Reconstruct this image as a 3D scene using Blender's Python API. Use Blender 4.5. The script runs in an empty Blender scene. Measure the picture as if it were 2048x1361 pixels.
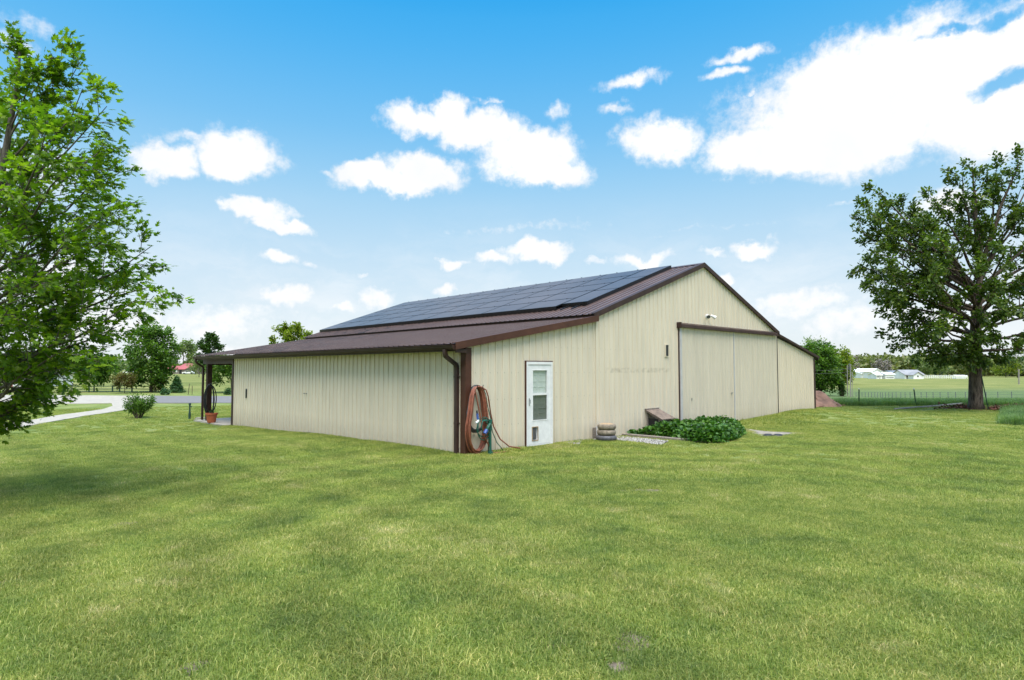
import bpy, bmesh, math, random
import numpy as np
from mathutils import Vector, Matrix
R = math.radians
random.seed(7); rng = np.random.default_rng(11)
S = bpy.context.scene
COL = S.collection

# ------------------------------------------------------------------ camera
FPX, PITCH, YAW = 1219.8, 0.04823, 0.7656
CAM = np.array([-8.776, -10.63, 1.928])
cd = bpy.data.cameras.new('camera'); cam = bpy.data.objects.new('camera', cd); COL.objects.link(cam)
cam.location = CAM; cam.rotation_euler = (math.pi/2 + PITCH, 0, -YAW)
cd.sensor_fit = 'HORIZONTAL'; cd.sensor_width = 36; cd.lens = 36*FPX/2048
cd.clip_start = 0.05; cd.clip_end = 9000
S.camera = cam
FW = np.array([math.sin(YAW)*math.cos(PITCH), math.cos(YAW)*math.cos(PITCH), math.sin(PITCH)])
RT = np.array([math.cos(YAW), -math.sin(YAW), 0.0]); UP = np.cross(RT, FW)
def pdir(px, py): return FW + RT*(px-1024)/FPX - UP*(py-680.5)/FPX
def at(px, py, D): return CAM + pdir(px, py)*D

# ------------------------------------------------------------------ light
SUN_EL, SUN_AZ = R(67), (-0.66, -0.75)      # direction towards the sun on the ground plane
sd = np.array([SUN_AZ[0]*math.cos(SUN_EL), SUN_AZ[1]*math.cos(SUN_EL), math.sin(SUN_EL)]); sd /= np.linalg.norm(sd)
ld = bpy.data.lights.new('sun', 'SUN'); ld.energy = 2.2; ld.angle = R(42); ld.color = (1.0, 0.955, 0.88)
lo = bpy.data.objects.new('sun', ld); COL.objects.link(lo)
lo.rotation_euler = Vector(sd).to_track_quat('Z', 'Y').to_euler()
S.view_settings.view_transform = 'Standard'; S.view_settings.look = 'None'
S.view_settings.exposure = 1.25; S.view_settings.gamma = 1; S.view_settings.use_curve_mapping = False

W = bpy.data.worlds.new('World'); S.world = W; W.use_nodes = True
nt = W.node_tree; nt.nodes.clear()
def N(t, **k):
    n = nt.nodes.new(t)
    for a, b in k.items(): setattr(n, a, b)
    return n
def L(a, b): nt.links.new(a, b)
def M(op, a, b=None, c=None, clamp=False):
    n = N('ShaderNodeMath', operation=op, use_clamp=clamp)
    for i, v in enumerate((a, b, c)):
        if v is None: continue
        if isinstance(v, (int, float)): n.inputs[i].default_value = v
        else: L(v, n.inputs[i])
    return n.outputs[0]
def VM(op, a, b=None, c=None, out=0):
    n = N('ShaderNodeVectorMath', operation=op)
    for i, v in enumerate((a, b, c)):
        if v is None: continue
        if isinstance(v, (tuple, list)): n.inputs[i].default_value = v
        else: L(v, n.inputs[i])
    return n.outputs[out]
tc = N('ShaderNodeTexCoord'); sep = N('ShaderNodeSeparateXYZ'); L(tc.outputs['Generated'], sep.inputs[0])
az = M('ARCTAN2', sep.outputs[0], sep.outputs[1])           # from +Y towards +X
el = M('ARCSINE', sep.outputs[2])
sky = N('ShaderNodeTexSky', sky_type='NISHITA'); sky.sun_disc = False
sky.sun_elevation = SUN_EL; sky.sun_rotation = math.atan2(SUN_AZ[0], SUN_AZ[1])
sky.air_density = 1.0; sky.dust_density = 0.6; sky.ozone_density = 2.0
skys = VM('SCALE', sky.outputs[0]); skys.node.inputs['Scale'].default_value = 0.045
ramp = N('ShaderNodeValToRGB'); L(M('DIVIDE', el, 0.62, clamp=True), ramp.inputs[0])
cr = ramp.color_ramp; cr.interpolation = 'B_SPLINE'
stops = [(0.0, (.38, .405, .42)), (.20, (.31, .375, .42)), (.42, (.185, .32, .425)), (.60, (.085, .26, .43)), (.86, (.008, .20, .43)), (1.0, (.005, .165, .40))]
while len(cr.elements) < len(stops): cr.elements.new(.5)
for e, (p, c) in zip(cr.elements, stops): e.position = p; e.color = (*c, 1)
mixs = N('ShaderNodeMix', data_type='RGBA'); mixs.inputs[0].default_value = .82
L(skys, mixs.inputs[6]); L(ramp.outputs[0], mixs.inputs[7])
# clouds: ellipses in azimuth / elevation, edges broken by noise
comb = N('ShaderNodeCombineXYZ'); L(az, comb.inputs[0]); L(el, comb.inputs[1])
def noise(vec, scale, detail=6, rough=.55, out=0, dim='3D'):
    n = N('ShaderNodeTexNoise'); n.noise_dimensions = dim; n.inputs['Scale'].default_value = scale
    n.inputs['Detail'].default_value = detail; n.inputs['Roughness'].default_value = rough
    L(vec, n.inputs['Vector']); return n.outputs[out]
w1 = VM('SCALE', VM('SUBTRACT', noise(comb.outputs[0], 9, 4, .5, 1), (.5, .5, .5))); w1.node.inputs['Scale'].default_value = .075
w2 = VM('SCALE', VM('SUBTRACT', noise(comb.outputs[0], 38, 5, .6, 1), (.5, .5, .5))); w2.node.inputs['Scale'].default_value = .028
pw = VM('ADD', VM('ADD', comb.outputs[0], w1), w2)
CL = [ # px, py, rx, ry, weight
 (1850,175,330,95,1),(1700,255,230,80,1),(1500,300,110,45,1),(1690,165,140,75,1),(1780,110,130,60,.9),(1980,120,150,80,.8),(1960,90,190,60,.8),(1800,60,110,28,.6),(1620,300,150,45,1),(2080,230,160,70,1),(2250,160,200,130,1),(1960,240,120,60,1),
 (1475,105,55,16,.65),(1455,145,45,14,.6),(1500,198,16,12,.6),(1262,175,80,18,.6),(1325,275,85,42,.8),(1240,225,36,12,.5),(1115,225,26,24,.5),
 (892,232,46,34,1),(830,250,72,30,1),(960,268,100,42,1),(1055,310,110,50,1),(1100,345,85,34,1),(975,215,40,7,.45),
 (850,345,90,36,1),(730,348,75,24,.9),(790,365,130,22,.9),(655,340,30,14,.45),
 (328,322,62,30,1),(470,305,88,50,1),(455,345,62,28,.9),(385,280,60,18,.5),
 (515,430,72,22,.9),(560,455,72,16,.9),(460,425,36,10,.6),
 (560,525,42,16,.7),(625,535,24,12,.45),(580,600,62,30,.75),(710,542,18,10,.5),(750,600,50,32,.65),(690,625,40,18,.6),(893,572,28,15,.7),
 (1070,500,85,20,.85),(980,515,50,16,.7),(905,523,36,13,.75),(1300,515,70,18,.7),(1200,525,30,10,.5),(1050,455,230,15,.33),(1400,465,260,8,.25),
 (1520,500,50,18,.75),(1440,515,40,12,.5),(1460,560,26,14,.65),(1600,610,120,34,.6),(1700,650,120,40,.6),(1900,400,75,32,.7),(1850,640,160,50,.5),
 (430,640,150,40,.55),(60,60,60,20,.4),(20,95,30,20,.5),(100,560,120,60,.6),(60,330,110,60,.5),(400,700,160,30,.5),(200,650,160,60,.6),(1680,405,30,8,.4),(2020,560,80,30,.4),
]
acc = None
def dir_azel(px, py):
    d = pdir(px, py); d = d/np.linalg.norm(d); return math.atan2(d[0], d[1]), math.asin(d[2])
extra = [(az_, el_, rx_, ry_, w_) for az_, el_, rx_, ry_, w_ in
         [(-1.6,.5,.35,.16,1),(-2.3,.3,.3,.1,1),(2.6,.45,.3,.14,1),(2.0,.35,.3,.1,.9),(-.9,.75,.3,.15,.9),(3.0,.9,.4,.2,.9),(-2.9,.25,.3,.08,.8),(1.9,.9,.35,.2,.9),(-.5,.95,.3,.12,.7)]]
ell = [(*dir_azel(px, py), rx/FPX/1.05, ry/FPX/1.05, w) for px, py, rx, ry, w in CL] + extra
for a0, e0, rx, ry, w in ell:
    q = VM('MULTIPLY', VM('SUBTRACT', pw, (a0, e0, 0)), (1/rx, 1/ry, 0))
    l = VM('LENGTH', q, out=1)
    v = M('MULTIPLY', M('SUBTRACT', 1.35, l, clamp=True), w)
    acc = v if acc is None else M('MAXIMUM', acc, v)
for px, py, rx, ry, w in ((2005,172,62,20,.9), (2010,38,30,14,.6), (1880,62,60,7,.35)):
    a0, e0 = dir_azel(px, py)
    l = VM('LENGTH', VM('MULTIPLY', VM('SUBTRACT', pw, (a0, e0, 0)), (FPX/rx, FPX/ry, 0)), out=1)
    acc = M('SUBTRACT', acc, M('MULTIPLY', M('SUBTRACT', 1.35, l, clamp=True), w))
fine = noise(comb.outputs[0], 60, 8, .62)
dens = M('ADD', acc, M('MULTIPLY', M('SUBTRACT', fine, .5), .85))
mr = N('ShaderNodeMapRange', interpolation_type='SMOOTHSTEP'); L(dens, mr.inputs[0])
for i, v in ((1, .14), (2, .74), (3, 0), (4, 1)): mr.inputs[i].default_value = v
cmask = M('MULTIPLY', mr.outputs[0], M('MULTIPLY', M('ADD', acc, .45, clamp=True), .98))
# thin veil low down
veil = N('ShaderNodeMapRange', interpolation_type='SMOOTHSTEP'); L(el, veil.inputs[0])
for i, v in ((1, .30), (2, .02), (3, 0), (4, .55)): veil.inputs[i].default_value = v
vn = N('ShaderNodeMapRange', interpolation_type='SMOOTHSTEP'); L(noise(VM('MULTIPLY', pw, (3, 9, 1)), 1.6, 7, .6), vn.inputs[0])
for i, v in ((1, .38), (2, .7), (3, .1), (4, 1)): vn.inputs[i].default_value = v
hi = N('ShaderNodeMapRange', interpolation_type='SMOOTHSTEP'); L(el, hi.inputs[0])  # unseen bright cloud overhead, added to raise the ambient light
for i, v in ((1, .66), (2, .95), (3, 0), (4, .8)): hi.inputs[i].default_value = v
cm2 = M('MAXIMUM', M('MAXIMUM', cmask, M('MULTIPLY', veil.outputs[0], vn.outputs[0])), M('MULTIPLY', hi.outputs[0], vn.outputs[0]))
ccol = N('ShaderNodeMix', data_type='RGBA'); L(noise(pw, 11, 5, .5), ccol.inputs[0])
ccol.inputs[6].default_value = (.375, .385, .40, 1); ccol.inputs[7].default_value = (.50, .495, .49, 1)
mixc = N('ShaderNodeMix', data_type='RGBA'); L(cm2, mixc.inputs[0]); L(mixs.outputs[2], mixc.inputs[6]); L(ccol.outputs[2], mixc.inputs[7])
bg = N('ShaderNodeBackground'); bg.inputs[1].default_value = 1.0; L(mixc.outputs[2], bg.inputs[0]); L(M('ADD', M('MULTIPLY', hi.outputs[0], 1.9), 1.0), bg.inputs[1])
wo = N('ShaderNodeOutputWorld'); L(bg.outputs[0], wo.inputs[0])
W.cycles.sampling_method = 'MANUAL'; W.cycles.sample_map_resolution = 512

# ------------------------------------------------------------------ terrain height
def ss(x, a, b):
    t = np.clip((np.asarray(x, float)-a)/(b-a), 0, 1); return t*t*(3-2*t)
def H(x, y):
    x = np.asarray(x, float); y = np.asarray(y, float)
    D = (x-CAM[0])*0.693 + (y-CAM[1])*0.721
    wr = ss(x-y, 6, 24)
    left = -0.33*ss(y, 2, 18)*(1-ss(y, 26, 50))
    right = -1.25*ss(D, 33, 52) - .5*ss(D, 55, 110) - .2*ss(D, 150, 270) + 5.0*ss(D, 330, 520)*ss(x-y, 60, 200)
    near = .14*(1-ss(D, 2, 11))
    mound = .16*np.exp(-(((x-18.6)/2.6)**2+((y+.5)/1.3)**2))
    bump = .02*np.sin(x*.9+1.3*np.sin(y*.5))*np.sin(y*.7+.8)*(1-wr*ss(D, 40, 60))
    farm = 2.0*ss(D, 60, 400)*(1-wr)*0
    return left*(1-wr) + right*wr + near + mound + bump + farm
def gp(px, py, lift=0.0):
    d = pdir(px, py); t = 2.0
    while t < 3000:
        p = CAM + d*t
        if p[2] < H(p[0], p[1]) + lift: break
        t *= 1.004
    a, b = t/1.004, t
    for _ in range(20):
        m = (a+b)/2; p = CAM + d*m
        if p[2] < H(p[0], p[1]) + lift: b = m
        else: a = m
    p = CAM + d*b
    return np.array([p[0], p[1], float(H(p[0], p[1]))])
def onV(px, py, V=0.0):
    d = pdir(px, py); t = (V-CAM[1])/d[1]; return CAM + d*t
def depth(p): return float((np.array(p)-CAM) @ FW)
def ground(x, y, lift=0.0): return np.array([x, y, float(H(x, y))+lift])

# ------------------------------------------------------------------ material helpers
class MT:
    def __init__(s, name):
        s.m = bpy.data.materials.new(name); s.m.use_nodes = True; s.t = s.m.node_tree
        s.b = s.t.nodes['Principled BSDF']; s.out = s.t.nodes['Material Output']
    def n(s, t, **k):
        x = s.t.nodes.new(t)
        for a, b in k.items(): setattr(x, a, b)
        return x
    def l(s, a, b): s.t.links.new(a, b)
    def coord(s, world=True):
        if world: return s.n('ShaderNodeNewGeometry').outputs['Position']
        return s.n('ShaderNodeTexCoord').outputs['Object']
    def noise(s, scale, detail=4, rough=.55, stretch=None, world=True, out=0):
        v = s.coord(world)
        if stretch:
            mp = s.n('ShaderNodeMapping'); mp.inputs['Scale'].default_value = stretch; s.l(v, mp.inputs[0]); v = mp.outputs[0]
        x = s.n('ShaderNodeTexNoise'); x.inputs['Scale'].default_value = scale
        x.inputs['Detail'].default_value = detail; x.inputs['Roughness'].default_value = rough
        s.l(v, x.inputs['Vector']); return x.outputs[out]
    def ramp(s, fac, stops, interp='LINEAR'):
        r = s.n('ShaderNodeValToRGB'); c = r.color_ramp; c.interpolation = interp
        while len(c.elements) < len(stops): c.elements.new(.5)
        for e, (p, col) in zip(c.elements, stops): e.position = p; e.color = (*col, 1)
        s.l(fac, r.inputs[0]); return r.outputs[0]
    def mix(s, fac, a, b, mode='MIX'):
        x = s.n('ShaderNodeMix', data_type='RGBA', blend_type=mode)
        for i, v in ((0, fac), (6, a), (7, b)):
            if isinstance(v, (int, float)): x.inputs[i].default_value = v
            elif isinstance(v, tuple): x.inputs[i].default_value = (*v, 1)
            else: s.l(v, x.inputs[i])
        return x.outputs[2]
    def color(s, c):
        if isinstance(c, tuple): s.b.inputs['Base Color'].default_value = (*c, 1)
        else: s.l(c, s.b.inputs['Base Color'])
    def set(s, rough=.6, metal=0, spec=.5):
        s.b.inputs['Roughness'].default_value = rough; s.b.inputs['Metallic'].default_value = metal
        s.b.inputs['Specular IOR Level'].default_value = spec
    def bump(s, h, strength=.3, dist=.01):
        x = s.n('ShaderNodeBump'); x.inputs['Strength'].default_value = strength; x.inputs['Distance'].default_value = dist
        s.l(h, x.inputs['Height']); s.l(x.outputs[0], s.b.inputs['Normal'])
def simple(name, c, rough=.6, var=.12, scale=6, metal=0, spec=.5, bump=0, stretch=None, bscale=60):
    m = MT(name); m.set(rough, metal, spec)
    d = tuple(max(0, v*(1-var*2)) for v in c); e = tuple(v*(1+var) for v in c)
    m.color(m.ramp(m.noise(scale, 5, .6, stretch), [(.3, d), (.7, e)]))
    if bump: m.bump(m.noise(bscale, 4, .6), bump, .01)
    return m.m
def leafmat(name, cols, trans=.45, rough=.5):
    m = MT(name); g = m.n('ShaderNodeNewGeometry')
    c1 = m.ramp(g.outputs['Random Per Island'], cols)
    big = m.ramp(m.noise(.9, 3, .5), [(.32, (.72, .78, .72)), (.68, (1.25, 1.2, 1.1))])
    c = m.mix(1.0, c1, big, 'MULTIPLY')
    m.color(c); m.set(rough, 0, .35)
    tr = m.n('ShaderNodeBsdfTranslucent'); tc_ = m.mix(1.0, c, (1.15, 1.35, .5), 'MULTIPLY'); m.l(tc_, tr.inputs[0])
    ms = m.n('ShaderNodeMixShader'); ms.inputs[0].default_value = trans
    m.l(m.b.outputs[0], ms.inputs[1]); m.l(tr.outputs[0], ms.inputs[2]); m.l(ms.outputs[0], m.out.inputs[0])
    return m.m

# ---- metal siding: slight streaks and grime towards the bottom seams
def siding(name, base):
    m = MT(name); m.set(.42, 0, .45)
    st = m.noise(2.2, 5, .6, (2.5, 2.5, .25))
    c = m.ramp(st, [(.3, tuple(v*.9 for v in base)), (.7, tuple(v*1.05 for v in base))])
    sp = m.ramp(m.noise(26, 6, .75), [(.27, (.72, .66, .55)), (.36, (1, 1, 1))])
    c = m.mix(1.0, c, sp, 'MULTIPLY')
    # splash dirt on the lowest hand's breadth
    z = m.n('ShaderNodeSeparateXYZ'); m.l(m.coord(), z.inputs[0])
    mr = m.n('ShaderNodeMapRange'); m.l(z.outputs[2], mr.inputs[0])
    for i, v in ((1, -.2), (2, .5), (3, .85), (4, 0)): mr.inputs[i].default_value = v
    mul = m.n('ShaderNodeMath', operation='MULTIPLY'); m.l(mr.outputs[0], mul.inputs[0]); m.l(m.noise(5, 5, .7), mul.inputs[1])
    c = m.mix(mul.outputs[0], c, (.30, .25, .17))
    # long faint scrape where something leaned on the gable wall
    def box(axis, lo_, hi_, soft):
        a = m.n('ShaderNodeMapRange', interpolation_type='SMOOTHSTEP'); m.l(z.outputs[axis], a.inputs[0])
        for i, v in ((1, lo_-soft), (2, lo_), (3, 0), (4, 1)): a.inputs[i].default_value = v
        b = m.n('ShaderNodeMapRange', interpolation_type='SMOOTHSTEP'); m.l(z.outputs[axis], b.inputs[0])
        for i, v in ((1, hi_), (2, hi_+soft), (3, 1), (4, 0)): b.inputs[i].default_value = v
        r = m.n('ShaderNodeMath', operation='MULTIPLY'); m.l(a.outputs[0], r.inputs[0]); m.l(b.outputs[0], r.inputs[1]); return r.outputs[0]
    bx = m.n('ShaderNodeMath', operation='MULTIPLY'); m.l(box(0, 5.3, 8.2, .3), bx.inputs[0]); m.l(box(2, 1.86, 1.95, .05), bx.inputs[1])
    nz = m.ramp(m.noise(7, 5, .7), [(.42, (0, 0, 0)), (.7, (.5, .5, .5))]); b2 = m.n('ShaderNodeMath', operation='MULTIPLY'); m.l(bx.outputs[0], b2.inputs[0]); m.l(nz, b2.inputs[1])
    c = m.mix(b2.outputs[0], c, (.25, .19, .11))
    m.color(c)
    m.bump(m.noise(3.0, 3, .5), .12, .02)
    return m.m
MAT = {}
MAT['tan'] = siding('tan_metal_siding', (.70, .60, .455))
MAT['tan_door'] = siding('tan_door_metal', (.64, .55, .42))
MAT['screw'] = simple('galvanised_screw', (.25, .23, .19), .4, .1)
MAT['brown'] = simple('brown_trim', (.055, .030, .023), .5, .18, 3, spec=.25)
MAT['rust_brown'] = simple('red_brown_trim', (.085, .032, .018), .5, .15, 3, spec=.3)
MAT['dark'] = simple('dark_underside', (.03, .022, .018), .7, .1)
MAT['white'] = simple('white_door_paint', (.82, .79, .76), .35, .05, 8)
MAT['white_far'] = simple('white_paint', (.93, .91, .86), .6, .05, 1)
MAT['pale_trim'] = simple('pale_grey_trim', (.52, .49, .47), .45, .06, 5)
MAT['black'] = simple('black_plastic', (.012, .012, .013), .35, .1)
MAT['rubber'] = simple('black_rubber', (.02, .02, .02), .55, .2, 20)
MAT['orange'] = simple('orange_hose_rubber', (.27, .085, .045), .5, .2, 14)
MAT['grey_hose'] = simple('grey_hose_rubber', (.10, .095, .10), .5, .2, 14)
MAT['green_hose'] = simple('green_hose_rubber', (.012, .10, .065), .45, .2, 14)
MAT['blue'] = simple('blue_plastic', (.05, .10, .34), .35, .1)
MAT['steel'] = simple('grey_steel', (.42, .42, .42), .35, .1, metal=.8)
MAT['post_green'] = simple('dark_green_post', (.02, .06, .04), .6, .2)
MAT['concrete'] = simple('pale_concrete', (.40, .35, .28), .9, .10, 3, bump=.25, bscale=40)
MAT['old_concrete'] = simple('old_concrete', (.30, .26, .21), .95, .3, 4, bump=.4, bscale=30)
MAT['asphalt'] = simple('asphalt', (.185, .170, .160), .95, .10, 8, bump=.3, bscale=60)
MAT['wood'] = simple('weathered_wood', (.27, .225, .18), .85, .25, 9, bump=.4, stretch=(1, 6, 6))
MAT['shingle'] = simple('brown_weathered_board', (.21, .155, .12), .85, .25, 9, bump=.4)
MAT['terracotta'] = simple('terracotta', (.42, .105, .045), .6, .08, 12)
MAT['bare'] = simple('bare_thatch', (.20, .15, .105), .95, .35, 14, bump=.8, bscale=40)
MAT['soil'] = simple('red_soil', (.27, .145, .095), .95, .3, 2.2, bump=.9, bscale=9)
m_ = MT('pale_gravel'); g_ = m_.n('ShaderNodeNewGeometry'); m_.color(m_.ramp(g_.outputs['Random Per Island'], [(0, (.10, .09, .07)), (.4, (.24, .22, .185)), (1, (.46, .43, .39))])); m_.set(.9); MAT['gravel'] = m_.m
MAT['tyre'] = simple('dusty_tyre', (.27, .22, .16), .9, .28, 12, bump=.7, bscale=30)
MAT['straw'] = simple('tan_fill', (.42, .29, .17), .95, .2, 30, bump=.7)
MAT['red_roof'] = simple('red_metal_roof', (.42, .10, .085), .5, .08, .3)
MAT['grey_roof'] = simple('grey_shingle_roof', (.30, .29, .29), .9, .12, .5)
MAT['pole'] = simple('weathered_pole', (.33, .29, .25), .9, .12)
MAT['deadleaf'] = simple('red_brown_dead_leaf', (.17, .060, .035), .8, .4, 5)
MAT['wire'] = simple('fence_wire', (.17, .17, .17), .5, .1)
def roofmat():
    m = MT('brown_metal_roof'); m.set(.40, 0, .55)
    c = m.ramp(m.noise(1.4, 5, .6, (1, .5, 1)), [(.3, (.092, .054, .043)), (.7, (.13, .080, .064))])
    sp = m.noise(1.1, 3, .5, (.5, 1.9, 1))     # dark winding marks on the far half
    z = m.n('ShaderNodeSeparateXYZ'); m.l(m.coord(), z.inputs[0])
    mr = m.n('ShaderNodeMapRange'); m.l(z.outputs[1], mr.inputs[0])
    for i, v in ((1, 7.5), (2, 9.5), (3, 0), (4, 1)): mr.inputs[i].default_value = v
    k = m.ramp(sp, [(.47, (0, 0, 0)), (.485, (1, 1, 1)), (.505, (1, 1, 1)), (.52, (0, 0, 0))])
    mu = m.n('ShaderNodeMath', operation='MULTIPLY'); m.l(mr.outputs[0], mu.inputs[0]); m.l(k, mu.inputs[1])
    m.color(m.mix(mu.outputs[0], c, (.025, .016, .014)))
    m.bump(m.noise(5, 3, .5), .08, .02); return m.m
MAT['roof'] = roofmat()
def barkmat(name, c1, c2, sc=9):
    m = MT(name); m.set(.95, 0, .2)
    n = m.noise(sc, 7, .72, (1, 1, .22))
    m.color(m.ramp(n, [(.38, c1), (.62, c2)])); m.bump(n, 1.0, .06); return m.m
MAT['bark'] = barkmat('dark_furrowed_bark', (.030, .020, .015), (.17, .125, .095), 11)
MAT['bark_grey'] = barkmat('grey_maple_bark', (.08, .065, .05), (.21, .18, .15), 14)
MAT['leaf_maple'] = leafmat('maple_leaves', [(0, (.055, .115, .010)), (.45, (.135, .235, .014)), (.8, (.21, .32, .02)), (1, (.30, .38, .04))], .52, .42)
MAT['leaf_big'] = leafmat('broadleaf_leaves', [(0, (.036, .068, .010)), (.5, (.075, .125, .016)), (.85, (.13, .18, .025)), (1, (.19, .22, .04))], .38)
MAT['leaf_mid'] = leafmat('garden_tree_leaves', [(0, (.05, .11, .014)), (.6, (.10, .19, .024)), (1, (.17, .27, .045))])
MAT['leaf_dark'] = leafmat('dark_leaves', [(0, (.02, .055, .010)), (.6, (.045, .10, .015)), (1, (.08, .14, .03))], .3)
MAT['leaf_yellow'] = leafmat('yellow_green_leaves', [(0, (.10, .15, .012)), (.6, (.20, .25, .02)), (1, (.30, .33, .04))])
MAT['leaf_pale'] = leafmat('pale_green_leaves', [(0, (.11, .16, .06)), (.6, (.19, .25, .09)), (1, (.30, .34, .16))])
MAT['leaf_bronze'] = leafmat('bronze_leaves', [(0, (.09, .055, .02)), (.5, (.16, .12, .03)), (1, (.14, .18, .04))])
MAT['leaf_conifer'] = leafmat('blue_green_needles', [(0, (.025, .08, .025)), (.6, (.05, .13, .04)), (1, (.11, .20, .06))], .15)
MAT['leaf_berry'] = leafmat('strawberry_leaves', [(0, (.020, .07, .012)), (.5, (.05, .135, .016)), (1, (.11, .22, .03))], .3)
MAT['petal'] = simple('white_petals', (.85, .85, .8), .6, .03)
MAT['wood_far'] = leafmat('distant_wood_leaves', [(0, (.10, .12, .035)), (.4, (.165, .19, .05)), (.75, (.22, .24, .07)), (1, (.27, .25, .15))], .25)
TURN = gp(1640, 1090)
def mowing(m):
    # faint mower tracks: arcs of the turn on the right, straight passes along the side wall
    z = m.n('ShaderNodeSeparateXYZ'); m.l(m.coord(), z.inputs[0])
    def mt(op, a, b=None):
        x = m.n('ShaderNodeMath', operation=op)
        for i, v in enumerate((a, b)):
            if v is None: continue
            if isinstance(v, (int, float)): x.inputs[i].default_value = v
            else: m.l(v, x.inputs[i])
        return x.outputs[0]
    wob = mt('MULTIPLY', m.noise(.35, 3, .5, (1, 1, 0)), 1.6)
    dx = mt('SUBTRACT', z.outputs[0], float(TURN[0])); dy = mt('SUBTRACT', z.outputs[1], float(TURN[1]))
    rad = mt('ADD', mt('SQRT', mt('ADD', mt('MULTIPLY', dx, dx), mt('MULTIPLY', dy, dy))), wob)
    s1_ = mt('SINE', mt('MULTIPLY', rad, 2*math.pi/1.25))
    def band(v, a, b, c, d):
        q = m.n('ShaderNodeMapRange', interpolation_type='SMOOTHSTEP'); m.l(v, q.inputs[0])
        for i, w in ((1, a), (2, b), (3, 0), (4, 1)): q.inputs[i].default_value = w
        p = m.n('ShaderNodeMapRange', interpolation_type='SMOOTHSTEP'); m.l(v, p.inputs[0])
        for i, w in ((1, c), (2, d), (3, 1), (4, 0)): p.inputs[i].default_value = w
        return mt('MULTIPLY', q.outputs[0], p.outputs[0])
    a1 = mt('MULTIPLY', mt('MULTIPLY', s1_, band(rad, 4, 6, 10, 15)), .10)
    s2_ = mt('SINE', mt('MULTIPLY', mt('ADD', z.outputs[0], mt('MULTIPLY', wob, .6)), 2*math.pi/1.2))
    a2 = mt('MULTIPLY', mt('MULTIPLY', s2_, band(z.outputs[0], -14, -11, -1.5, 0)), .07)
    t_ = mt('ADD', mt('ADD', a1, a2), 1.0)
    c = m.n('ShaderNodeCombineXYZ'); m.l(t_, c.inputs[0]); m.l(t_, c.inputs[1]); m.l(t_, c.inputs[2]); return c.outputs[0]
def groundmat():
    m = MT('grass_ground'); m.set(.95, 0, .1)
    at_ = m.n('ShaderNodeAttribute', attribute_name='zone')       # red: pasture, green: lush strip, grass tone with cloud shadow in its colour
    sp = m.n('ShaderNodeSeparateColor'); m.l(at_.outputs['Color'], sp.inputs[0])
    lawn = m.ramp(m.noise(.8, 8, .65), [(.3, (.13, .18, .05)), (.5, (.20, .24, .07)), (.72, (.28, .29, .11))])
    f = m.ramp(m.noise(45, 3, .7), [(.3, (.65, .65, .6)), (.7, (1.3, 1.3, 1.3))])
    lawn = m.mix(1.0, lawn, f, 'MULTIPLY')
    past = m.ramp(m.noise(.09, 8, .7, (1, 1, 1)), [(.3, (.12, .15, .045)), (.5, (.19, .205, .06)), (.72, (.30, .275, .105))])
    pf = m.ramp(m.noise(1.2, 7, .75), [(.3, (.70, .72, .7)), (.7, (1.25, 1.22, 1.2))])
    past = m.mix(1.0, past, pf, 'MULTIPLY')
    lush_shade = m.ramp(m.noise(.5, 6, .7), [(.3, (.085, .13, .05)), (.7, (.14, .18, .07))])
    c = m.mix(sp.outputs[0], lawn, past); c = m.mix(sp.outputs[1], c, lush_shade)
    m.color(c); m.bump(m.noise(30, 5, .8), .8, .04); return m.m
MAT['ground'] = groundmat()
def grassmat():
    m = MT('grass_blades'); g = m.n('ShaderNodeNewGeometry')
    big = m.noise(.55, 3, .55, (1, 1, 0)); med = m.noise(2.6, 5, .65, (1, 1, 0))
    av = m.n('ShaderNodeMath', operation='ADD'); m.l(big, av.inputs[0]); m.l(med, av.inputs[1])
    hf = m.n('ShaderNodeMath', operation='MULTIPLY'); m.l(av.outputs[0], hf.inputs[0]); hf.inputs[1].default_value = .5
    c = m.ramp(hf.outputs[0], [(.33, (.15, .215, .048)), (.45, (.25, .31, .062)), (.55, (.34, .375, .084)), (.67, (.48, .45, .18))])
    isl = m.ramp(g.outputs['Random Per Island'], [(0, (.40, .52, .42)), (.5, (1, 1, 1)), (.84, (1.3, 1.22, 1.3)), (.91, (2.0, 1.6, 2.5)), (1, (2.3, 1.7, 2.8))])
    c = m.mix(1.0, c, isl, 'MULTIPLY'); c = m.mix(1.0, c, mowing(m), 'MULTIPLY')
    m.color(c); m.set(.5, 0, .3)
    tr = m.n('ShaderNodeBsdfTranslucent'); m.l(m.mix(1.0, c, (1.1, 1.2, .7), 'MULTIPLY'), tr.inputs[0])
    ms = m.n('ShaderNodeMixShader'); ms.inputs[0].default_value = .42
    m.l(m.b.outputs[0], ms.inputs[1]); m.l(tr.outputs[0], ms.inputs[2]); m.l(ms.outputs[0], m.out.inputs[0]); return m.m
MAT['grass'] = grassmat()
MAT['tallgrass'] = leafmat('tall_grass_blades', [(0, (.10, .17, .07)), (.6, (.17, .27, .11)), (1, (.28, .36, .16))], .45)
def panelmat():
    m = MT('solar_cells'); m.set(.34, 0, .28)
    m.color(m.ramp(m.noise(.5, 2, .5), [(.3, (.060, .048, .050)), (.7, (.088, .070, .070))]))
    m.b.inputs['Coat Weight'].default_value = .08; m.b.inputs['Coat Roughness'].default_value = .22; m.b.inputs['Coat IOR'].default_value = 1.25
    return m.m
MAT['solar'] = panelmat()
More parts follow.
